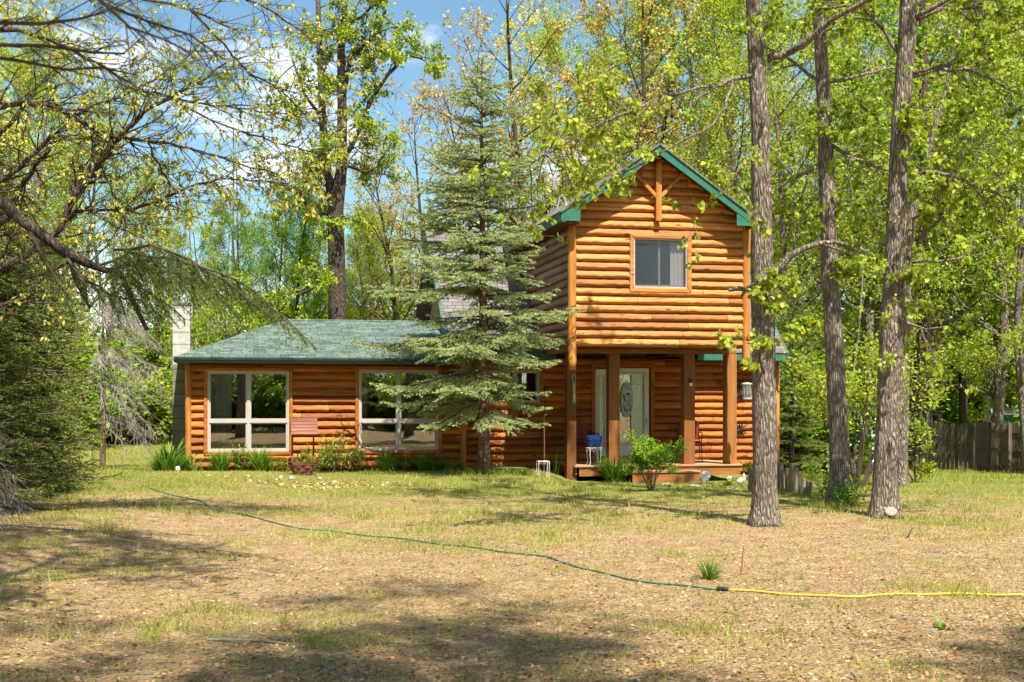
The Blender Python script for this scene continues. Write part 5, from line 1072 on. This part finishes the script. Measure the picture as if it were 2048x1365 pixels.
# bird feeders
u, z = hp(1148, 808, .55); e = empty('tube_feeder', loc3(u, .55, z), 'tall tube bird feeder with green cap and base on the left porch post', 'bird feeder'); L = .52
MB().lathe([(.030, .035), (.030, L - .07)], (0, 0, 0), 14).build('tube', M_SEED, e, smooth=False); MB().lathe([(.045, 0), (.048, .02), (.034, .036), (.034, .045)], (0, 0, 0), 14).build('base', M_FGREEN, e); MB().lathe([(.036, L - .08), (.040, L - .06), (.034, L - .035), (.01, L - .03)], (0, 0, 0), 14).build('cap', M_FGREEN, e)
MB().tube([(-.03, 0, L - .05), (-.028, 0, L + .06), (0, 0, L + .10), (.028, 0, L + .06), (.03, 0, L - .05)], .004, 5).build('hanger', M_GALV, e); MB().tube([(0, 0, L + .10), (-.01, .12, L + .16), (-.01, .29, L + .16)], .005, 5).build('hook', M_BLACK, e)
u, z = hp(1494, 799, .0); e = empty('lantern_feeder', loc3(u, -.0, z), 'lantern shaped glass bird feeder with a tin lid beside the oak trunk', 'bird feeder'); r = .088; h = .31
MB().lathe([(r, .03), (r, h)], (0, 0, 0), 8).build('glass', M_GLASSF, e); MB().lathe([(r + .014, 0), (r + .014, .03), (r - .002, .034)], (0, 0, 0), 16).build('tray', M_TIN, e); MB().lathe([(r + .03, h), (r + .03, h + .012), (r, h + .03), (.02, h + .045)], (0, 0, 0), 16).build('lid', M_TIN, e)
mb = MB()
for k in range(8): t = k * .785; mb.tube([(r * math.cos(t), r * math.sin(t), .03), (r * math.cos(t), r * math.sin(t), h)], .005, 4)
mb.build('ribs', M_TIN, e); MB().lathe([(.001, .035), (.07, .036), (.05, .1), (.001, .11)], (0, 0, 0), 12).build('seed', M_SEED, e); MB().tube([(-r * .8, 0, h + .02), (0, 0, h + .15), (r * .8, 0, h + .02)], .004, 4).tube([(0, 0, h + .15), (0, -.045, 2.25 - z)], .003, 4).build('hanger', M_BLACK, e)
# star shaped wall ornaments
for i, (px, py, r) in enumerate(((1476, 788, .33), (1477, 858, .26))):
    u, z = hp(px, py, VM); o = empty('wall_star', loc3(u, VM - .10, z), ('upper dark spiky metal star on the log wall behind the last porch post', 'lower dark spiky metal star on the log wall behind the last porch post')[i], 'wall ornament', rz=TH); rng = random.Random(120 + i); mb = MB()
    for k in range(11):
        t = 6.283 * k / 11 + rng.uniform(-.1, .1); c_, s__ = math.cos(t), math.sin(t); l = r * rng.uniform(.75, 1.05); mb.add([(-.03 * s__, 0, .03 * c_), (.03 * s__, 0, -.03 * c_), (l * c_, -.05, l * s__), (0, -.03, 0)], [(0, 3, 2), (3, 1, 2), (1, 0, 2)])
    mb.build('rays', M_DARKMETAL, o); MB().lathe([(.001, .0), (.04, .004), (.045, .03)], (0, 0, 0), 12).build('boss', M_DARKMETAL, o).rotation_euler = (math.radians(90), 0, 0)
# shepherd rod and little wire stand left of the porch
p = onground(at(1088, 0, 26.0).x, 26.0); e = empty('garden_rod', p, 'thin rusty rod standing in the bed left of the porch', 'garden stake'); hgt = at(0, 835, 26.0).z - p.z; MB().tube([(0, 0, -.1), (.008, 0, hgt * .5), (.0, 0, hgt), (.03, 0, hgt + .06), (.07, 0, hgt + .05)], .008, 6).build('rod', M_RUST, e)
p = onground(at(1086, 0, 25.7).x, 25.7); e = empty('wire_table', p, 'low white wire plant stand on the grass left of the porch', 'plant stand', rz=TH); h = at(0, 923, 25.7).z - p.z; mb = MB(); mb.tube([(-.11, -.09, h), (.11, -.09, h), (.11, .09, h), (-.11, .09, h), (-.11, -.09, h)], .007, 5)
for k in range(4): mb.tube([(-.11 + .055 * k, -.09, h), (-.0825 + .055 * k, -.09, h - .06), (-.055 + .055 * k, -.09, h)], .0045, 4)
mb.build('top', M_WHMETAL, e)
for sx in (-1, 1):
    for sy in (-1, 1): MB().tube([(sx * .11, sy * .09, h), (sx * .10, sy * .085, -.02)], .007, 5).build('leg', M_WHMETAL, e)
# clumps and shrubs in the beds
def bed(px, v): p = l2w((hp(px, 940, v)[0], v, 0)); return onground(p.x, p.y)
CL = [((440, 940), 150, .42, .016, 'lily clump under the left wing window, next to the corner post'), ((521, 938), 170, .44, .016, 'lily clump under the right half of the left wing window'), ((775, 942), 140, .40, .016, 'dark green lily clump under the second wing window, nearest the well'), ((845, 945), 80, .34, .014, 'smaller lily clump under the right half of the second wing window'), ((901, 943), 45, .30, .018, 'small iris clump near the corner of the wing'), ((1228, 964), 260, .55, .018, 'biggest lily clump, in front of the porch deck'), ((340, 936), 70, .60, .035, 'broad leaved iris clump at the chimney corner'), ((1500, 950), 60, .5, .018, 'grass tuft between the deck end and the oak trunk'), ((385, 942), 34, .34, .016, 'loose grass tuft at the foot of the wing corner post'), ((318, 938), 40, .42, .02, 'low leafy tuft left of the chimney corner'), ((1418, 1158), 60, .26, .007, 'grass tuft standing alone on the bare lawn above the yellow hose')]
for i, ((px, py), n, L, w__, lab) in enumerate(CL): clump('lily_clump' if 'lily' in lab else 'iris_clump' if 'iris' in lab else 'grass_tuft', bed(px, VW - .5) if px < 930 else ground(px, py), int(n * 1.5), L * (1.3 if px < 1300 else 1), w__ * 1.3, lab, seed=300 + i, cat='plant' if 'tuft' not in lab else 'grass tuft', spread=.42, tonem=.5 if 'dark' not in lab else .25)
clump('tall_grass', ground(1110, 948), 14, .75, .012, 'tall thin grass stems beside the wire plant stand', spread=.3, seed=330, bend=.5, cat='plant')
SB = [((665, 940), .75, .6, 18, 'straggly pale shrub right of the wishing well'), ((705, 938), .55, .5, 15, 'lower pale shrub further right of the wishing well'), ((600, 925), .42, .28, 12, 'leafy plant growing out of the wishing well basin'), ((482, 940), .45, .4, 12, 'small yellowish shrub between the two lily clumps'), ((632, 938), .6, .35, 12, 'thin pale shrub against the wishing well, on its right'), ((812, 944), .34, .34, 9, 'brownish low shrub between the lily clumps of the second window'), ((870, 948), .2, .4, 9, 'low ground plant left of the spruce trunk'), ((560, 944), .28, .3, 7, 'small weedy shrub left of the wishing well')]
for i, ((px, py), H, R, n, lab) in enumerate(SB):
    loc = bed(px, VW - .45) if i != 2 else onground(at(606, 0, 25.4).x, 25.4) + Vector((0, .05, .12)); shrub('garden_shrub', loc, H, R, lab, L_SHRUB, 340 + i, n, 12, .042, 'shrub', jit=.03)
g = ground(1303, 983); shrub('young_shrub', g, .80, .33, 'round topped bright green sapling in front of the porch step', L_MID, 360, 9, 26, .042, 'shrub', nch=(6, 4), spreadel=(1.0, 1.45), low=.5, barkm=M_BARK, jit=.035)
clump('hosta', ground(1455, 972), 60, .2, .055, 'low broad leaved hosta beside the pale rocks', spread=.6, seed=370, bend=1.4, tonem=.6)
for i, (px, py) in enumerate(((940, 948), (985, 950), (1015, 948), (1045, 950))): clump('ground_plant', ground(px, py), 60, .22, .025, ('low leafy tuft at the left foot of the spruce trunk', 'low leafy tuft at the right foot of the spruce trunk', 'second leafy tuft right of the spruce trunk', 'third leafy tuft, towards the wire plant stand')[i], spread=.6, seed=380 + i, bend=1.2, tonem=.35)
# rocks
def rock(px, py, w_, h_, label, seed, name='rock', flat=1.0, group=None, matl=M_STONE):
    rng = random.Random(seed); g = ground(px, py); s = g.y / FPX; bm = MB(); n, m = 12, 7; off = [Vector((rng.uniform(-1, 1), rng.uniform(-1, 1), rng.uniform(-1, 1))).normalized() for _ in range(9)]; am = [rng.uniform(.1, .36) for _ in range(9)]
    vs = []
    for j in range(m + 1):
        for k in range(n):
            th = math.pi * j / m; ph = 6.283 * k / n; d = Vector((math.sin(th) * math.cos(ph), math.sin(th) * math.sin(ph), math.cos(th))); r = 1 - sum(a * max(0, d.dot(o_) - .55) * 1.6 for a, o_ in zip(am, off)) + rng.uniform(-.05, .05); vs.append((d.x * r * w_ * s / 2, d.y * r * w_ * s / 2 * .8, d.z * r * h_ * s * .62))
    bm.add(vs, [(j * n + k, (j + 1) * n + k, (j + 1) * n + (k + 1) % n, j * n + (k + 1) % n) for j in range(m) for k in range(n)]); o = bm.build(name, matl); o.location = g + Vector((0, 0, h_ * s * .38)); o.rotation_euler = (0, 0, rng.uniform(0, 3)); return tag(o, label, 'rock', group)
rock(1411, 967, 25, 25, 'upright white rock at the right end of the porch step', 31, matl=plain('white_rock', (.62, .60, .55), .9, .3, 9, .2, 0, .8)); rock(1169, 957, 20, 10, 'rounded pale stone at the left end of the deck', 2); rock(1150, 956, 12, 8, 'smaller stone left of the rounded one by the deck', 3); rock(1459, 962, 15, 10, 'round pale stone behind the hosta', 4); rock(1480, 968, 26, 14, 'grey stone between the hosta and the oak trunk', 5)
rock(1488, 962, 12, 16, 'narrow stone standing close to the oak trunk', 6); rock(355, 944, 11, 13, 'pale rounded stone at the chimney corner', 7); rock(562, 960, 11, 9, 'small pale stone left of the leaf heap by the well', 8); rock(583, 960, 16, 8, 'flat pale stone beside the wishing well', 9); rock(640, 960, 12, 6, 'small stone right of the wishing well', 19)
for i, (px, py, w__) in enumerate(((1385, 974, 40), (1465, 980, 34), (1330, 971, 22))): rock(px, py, w__, 5, ('flat paver lying before the porch step', 'flat paver lying below the hosta', 'smallest flat paver at the sapling')[i], 20 + i, 'paver', matl=M_STEP)
# wooden cross in the far grass
p = onground(at(242, 0, 40).x, 40); p.z = at(0, 873, 40).z; p.z = float(gz(p.x, p.y)); e = empty('wooden_cross', p, 'small grey wooden cross standing in the far left grass', 'cross'); zc_ = at(0, 860, 40).z - p.z; MB().box(-.035, .035, -.02, .02, -.1, at(0, 847, 40).z - p.z).build('upright', M_GREYLOG, e); MB().box(-.2, .2, -.045, -.021, zc_ - .03, zc_ + .04).build('crossbar', M_GREYLOG, e)
# hoses
def hose(pts, r): 
    P = []; 
    for (a, b), (c, d) in zip(pts, pts[1:]):
        m = max(2, int(math.hypot(c - a, d - b) / 14))
        for k in range(m): P.append((a + (c - a) * k / m, b + (d - b) * k / m + 1.1 * math.sin((a + (c - a) * k / m) * .045)))
    P.append(pts[-1]); return [ground(*p) + Vector((0, 0, r * 1.3)) for p in P]
h1 = empty('garden_hose', ground(1024, 1107), 'green garden hose trailing from the left lawn towards the middle', 'hose'); g = h1.location
gp_ = hose([(285, 972), (345, 992), (400, 1004), (430, 1022), (470, 1026), (540, 1046), (600, 1058), (680, 1067), (760, 1075), (860, 1087), (940, 1097), (1024, 1107), (1095, 1117), (1160, 1137), (1250, 1160), (1330, 1171), (1435, 1181)], .0075)
MB().tube([p - g for p in gp_], .0075, 8).build('tube', M_HOSEG, h1, smooth=True); q = hose([(1435, 1181), (1445, 1182), (1456, 1183)], .016); MB().tube([p - g for p in q], [.017, .022, .019, ] if len(q) == 3 else .019, 10).build('coupling', M_COUPLE, h1)
h2 = empty('garden_hose', ground(1700, 1196), 'yellow garden hose running out to the right edge', 'hose'); g = h2.location; q = hose([(1457, 1183), (1560, 1190), (1640, 1196), (1720, 1196), (1800, 1192), (1860, 1191), (1960, 1192), (2070, 1194)], .0095); MB().tube([p - g for p in q], .0095, 8).build('tube', M_HOSEY, h2, smooth=True)
# bits on the lawn
def stick(pts, r, label, lift=.01):
    P = [ground(*p) + Vector((0, 0, lift)) for p in pts]; o = MB().tube([p - P[0] for p in P], [r, r * .9, r * .6][:len(P)] if len(P) <= 3 else r, 6).build('stick', M_TWIG); o.location = P[0]; return tag(o, label, 'stick')
stick([(415, 1283), (520, 1285), (580, 1292)], .012, 'pale dead stick lying on the near lawn, left half'); stick([(250, 1075), (300, 1077), (305, 1076)], .008, 'thin pale stick on the left lawn')
p = ground(1481, 1152); o = MB().tube([(0, 0, -.03), (.012, 0, .10), (.02, 0, .2), (.03, .0, .27)], [.006, .006, .005, .003], 6).build('dry_weed', M_RUST); o.location = p; tag(o, 'dry brown stem sticking up from the bare lawn', 'stem')
p = ground(1812, 1078); o = MB().tube([(0, 0, 0), (.03, 0, .03), (.05, 0, .09), (.09, 0, .13)], [.01, .009, .007, .004], 6).build('twig', M_BARKD); o.location = p; tag(o, 'crooked dark twig poking up below the scarred oak', 'stick')
for i, (px, py, n) in enumerate(((1885, 1258, 9), (1340, 975, 30))): clump('weed', ground(px, py), n, .12, .04, ('broad leaved green weed on the near right lawn', 'low green weeds right of the sapling')[i], spread=.7, seed=400 + i, bend=1.0, tonem=.45)
# chairs and stool seen through the wing window
def inside(px, v): u, _ = hp(px, 870, v); return l2w((u, v, .10))
for i, px in enumerate((523, 566)):
    e = empty('ladder_back_chair', inside(px, 2.12), ('cream ladder back chair behind the middle of the left wing window', 'cream ladder back chair behind the right side of the left wing window')[i], 'chair', rz=TH)
    for sx in (-1, 1): MB().tube([(sx * .19, 0, 0), (sx * .19, 0, .95)], .02, 8).build('leg', M_CHAIRW, e); MB().tube([(sx * .19, .38, 0), (sx * .19, .38, .44)], .02, 8).build('leg', M_CHAIRW, e)
    for z in (.82, .64): MB().plate([(-.19, z), (.19, z), (.19, z + .08), (.1, z + .11), (-.1, z + .11), (-.19, z + .08)], -.01, .012).build('slat', M_CHAIRW, e)
    MB().box(-.21, .21, -.02, .4, .43, .46).build('seat', M_CHAIRW, e)
e = empty('wooden_stool', inside(445, 2.3), 'pine stool with splayed legs behind the lower left window pane', 'stool', rz=TH); MB().lathe([(.17, .52), (.18, .535), (.17, .55)], (0, 0, 0), 18).build('seat', M_STOOL, e)
for k in range(4): t = .785 + 1.571 * k; MB().tube([(.12 * math.cos(t), .12 * math.sin(t), .525), (.21 * math.cos(t), .21 * math.sin(t), 0)], .018, 8).build('leg', M_STOOL, e)
# utility wire
q = [at(-30, 660, 30), at(120, 676, 30), at(270, 688, 30), at(346, 690, 30)]; o = MB().tube(q, .009, 5).build('utility_wire', M_BLACK); tag(o, 'thin black wire running from the left trees to the chimney', 'wire')

# ------------------------------------------------------------------ grass and fallen leaves
rng = np.random.RandomState(501)
def scatter(n, y0, y1, pw):
    u = rng.rand(n); y = (y0 ** (1 - pw) + u * (y1 ** (1 - pw) - y0 ** (1 - pw))) ** (1 / (1 - pw)); x = (rng.rand(n) * 2 - 1) * (y * .42 + .6); return x, y
def green(x, y):
    m = .5 * vnoise(x * .55, y * .55, 21) + .3 * vnoise(x * 1.7, y * 1.7, 22) + .2 * vnoise(x * 5, y * 5, 23)
    return m + .30 * sm(15, 25, y) - .26 * (1 - sm(10, 17, y)) + .12 * sm(4, 8, x) * sm(18, 24, y)
X, Y = scatter(420000, 6.2, 62, 1.45); gm = green(X, Y); keep = rng.rand(len(X)) < np.clip((gm - .40) * 3.4, .035, 1); L0 = w2l
lu = (X - O.x) * cT + (Y - O.y) * sT; lv = -(X - O.x) * sT + (Y - O.y) * cT
keep &= ~((lv > VW - .05) & (lu > uWL - .4) & (lu < uMR)) & ~((lv > .4) & (lu > -.1) & (lu < uMR)); X, Y = X[keep], Y[keep]; n = len(X)
D = rng.randn(n, 3) * .45; D[:, 2] = 1; hgt = (.026 + .04 * rng.rand(n) ** 2) * (1 + .8 * sm(22, 40, Y)) * (1 + 1.8 * sm(.64, .8, vnoise(X * 2.5, Y * 2.5, 31))); N = rng.randn(n, 3); N[:, 2] *= .2
wd = .0045 + .00028 * Y
t_, fs_ = BLADE; V = leaves('grass', np.stack([X, Y, gz(X, Y) - .004], 1), D, N, hgt, BLADE, L_LAWN, None, np.clip(.25 + .55 * vnoise(X * 1.1, Y * 1.1, 33) + .2 * rng.randn(n), 0, 1), np.broadcast_to((wd / hgt)[:, None, None], (n, 1, 1)))
tag(V, 'short patchy lawn grass', 'grass', kind='stuff')
X, Y = scatter(95000, 6.2, 34, 1.6); k_ = rng.rand(len(X)) < np.clip(1.25 - 1.1 * green(X, Y) + .8 * (vnoise(X * 1.4, Y * 1.4, 41) - .5), .06, 1); X, Y = X[k_], Y[k_]
lu = (X - O.x) * cT + (Y - O.y) * sT; lv = -(X - O.x) * sT + (Y - O.y) * cT; k_ = ~((lv > .3) & (lu > uWL - .4) & (lu < uMR)); X, Y = X[k_], Y[k_]; n = len(X)
D = rng.randn(n, 3); D[:, 2] *= .22; N = rng.randn(n, 3) * .35; N[:, 2] += 1; s_ = .009 + .028 * rng.rand(n) ** 3.5
tag(leaves('fallen_leaves', np.stack([X, Y, gz(X, Y) + .007], 1), D, N, s_, LOBE, L_DRY, None, np.clip(.55 + .25 * rng.randn(n), 0, 1)), 'dry brown leaves scattered over the lawn', 'leaves', kind='stuff')
n = 420; c = ground(640, 968); X = c.x + rng.randn(n) * .75; Y = c.y - .3 + rng.randn(n) * .4; D = rng.randn(n, 3); D[:, 2] *= .4; N = rng.randn(n, 3) * .5; N[:, 2] += 1
tag(leaves('leaf_litter', np.stack([X, Y, gz(X, Y) + .01 + .03 * rng.rand(n)], 1), D, N,   .028 + .03 * rng.rand(n), LOBE, L_DRY, None, np.clip(.9 + .2 * rng.randn(n), 0, 1)), 'pale heap of dry leaves around the wishing well', 'leaves', kind='stuff')

rng3 = random.Random(601); mb = MB()
for _ in range(420):
    y = 6.6 + 16 * rng3.random() ** 1.6; x = rng3.uniform(-1, 1) * (y * .41 + .3); a = rng3.uniform(0, 6.28); l = rng3.uniform(.05, .22); r = rng3.uniform(.0025, .006); q = []
    for k in range(4): q.append(Vector((x + math.cos(a) * l * k / 3, y + math.sin(a) * l * k / 3, float(gz(x, y)) + .008 + rng3.uniform(0, .012)))); a += rng3.uniform(-.3, .3)
    mb.tube(q, [r, r, r * .8, r * .5], 4, rng3.random())
tag(mb.build('fallen_twigs', M_TWIG), 'small dry twigs littering the lawn', 'twigs', kind='stuff')
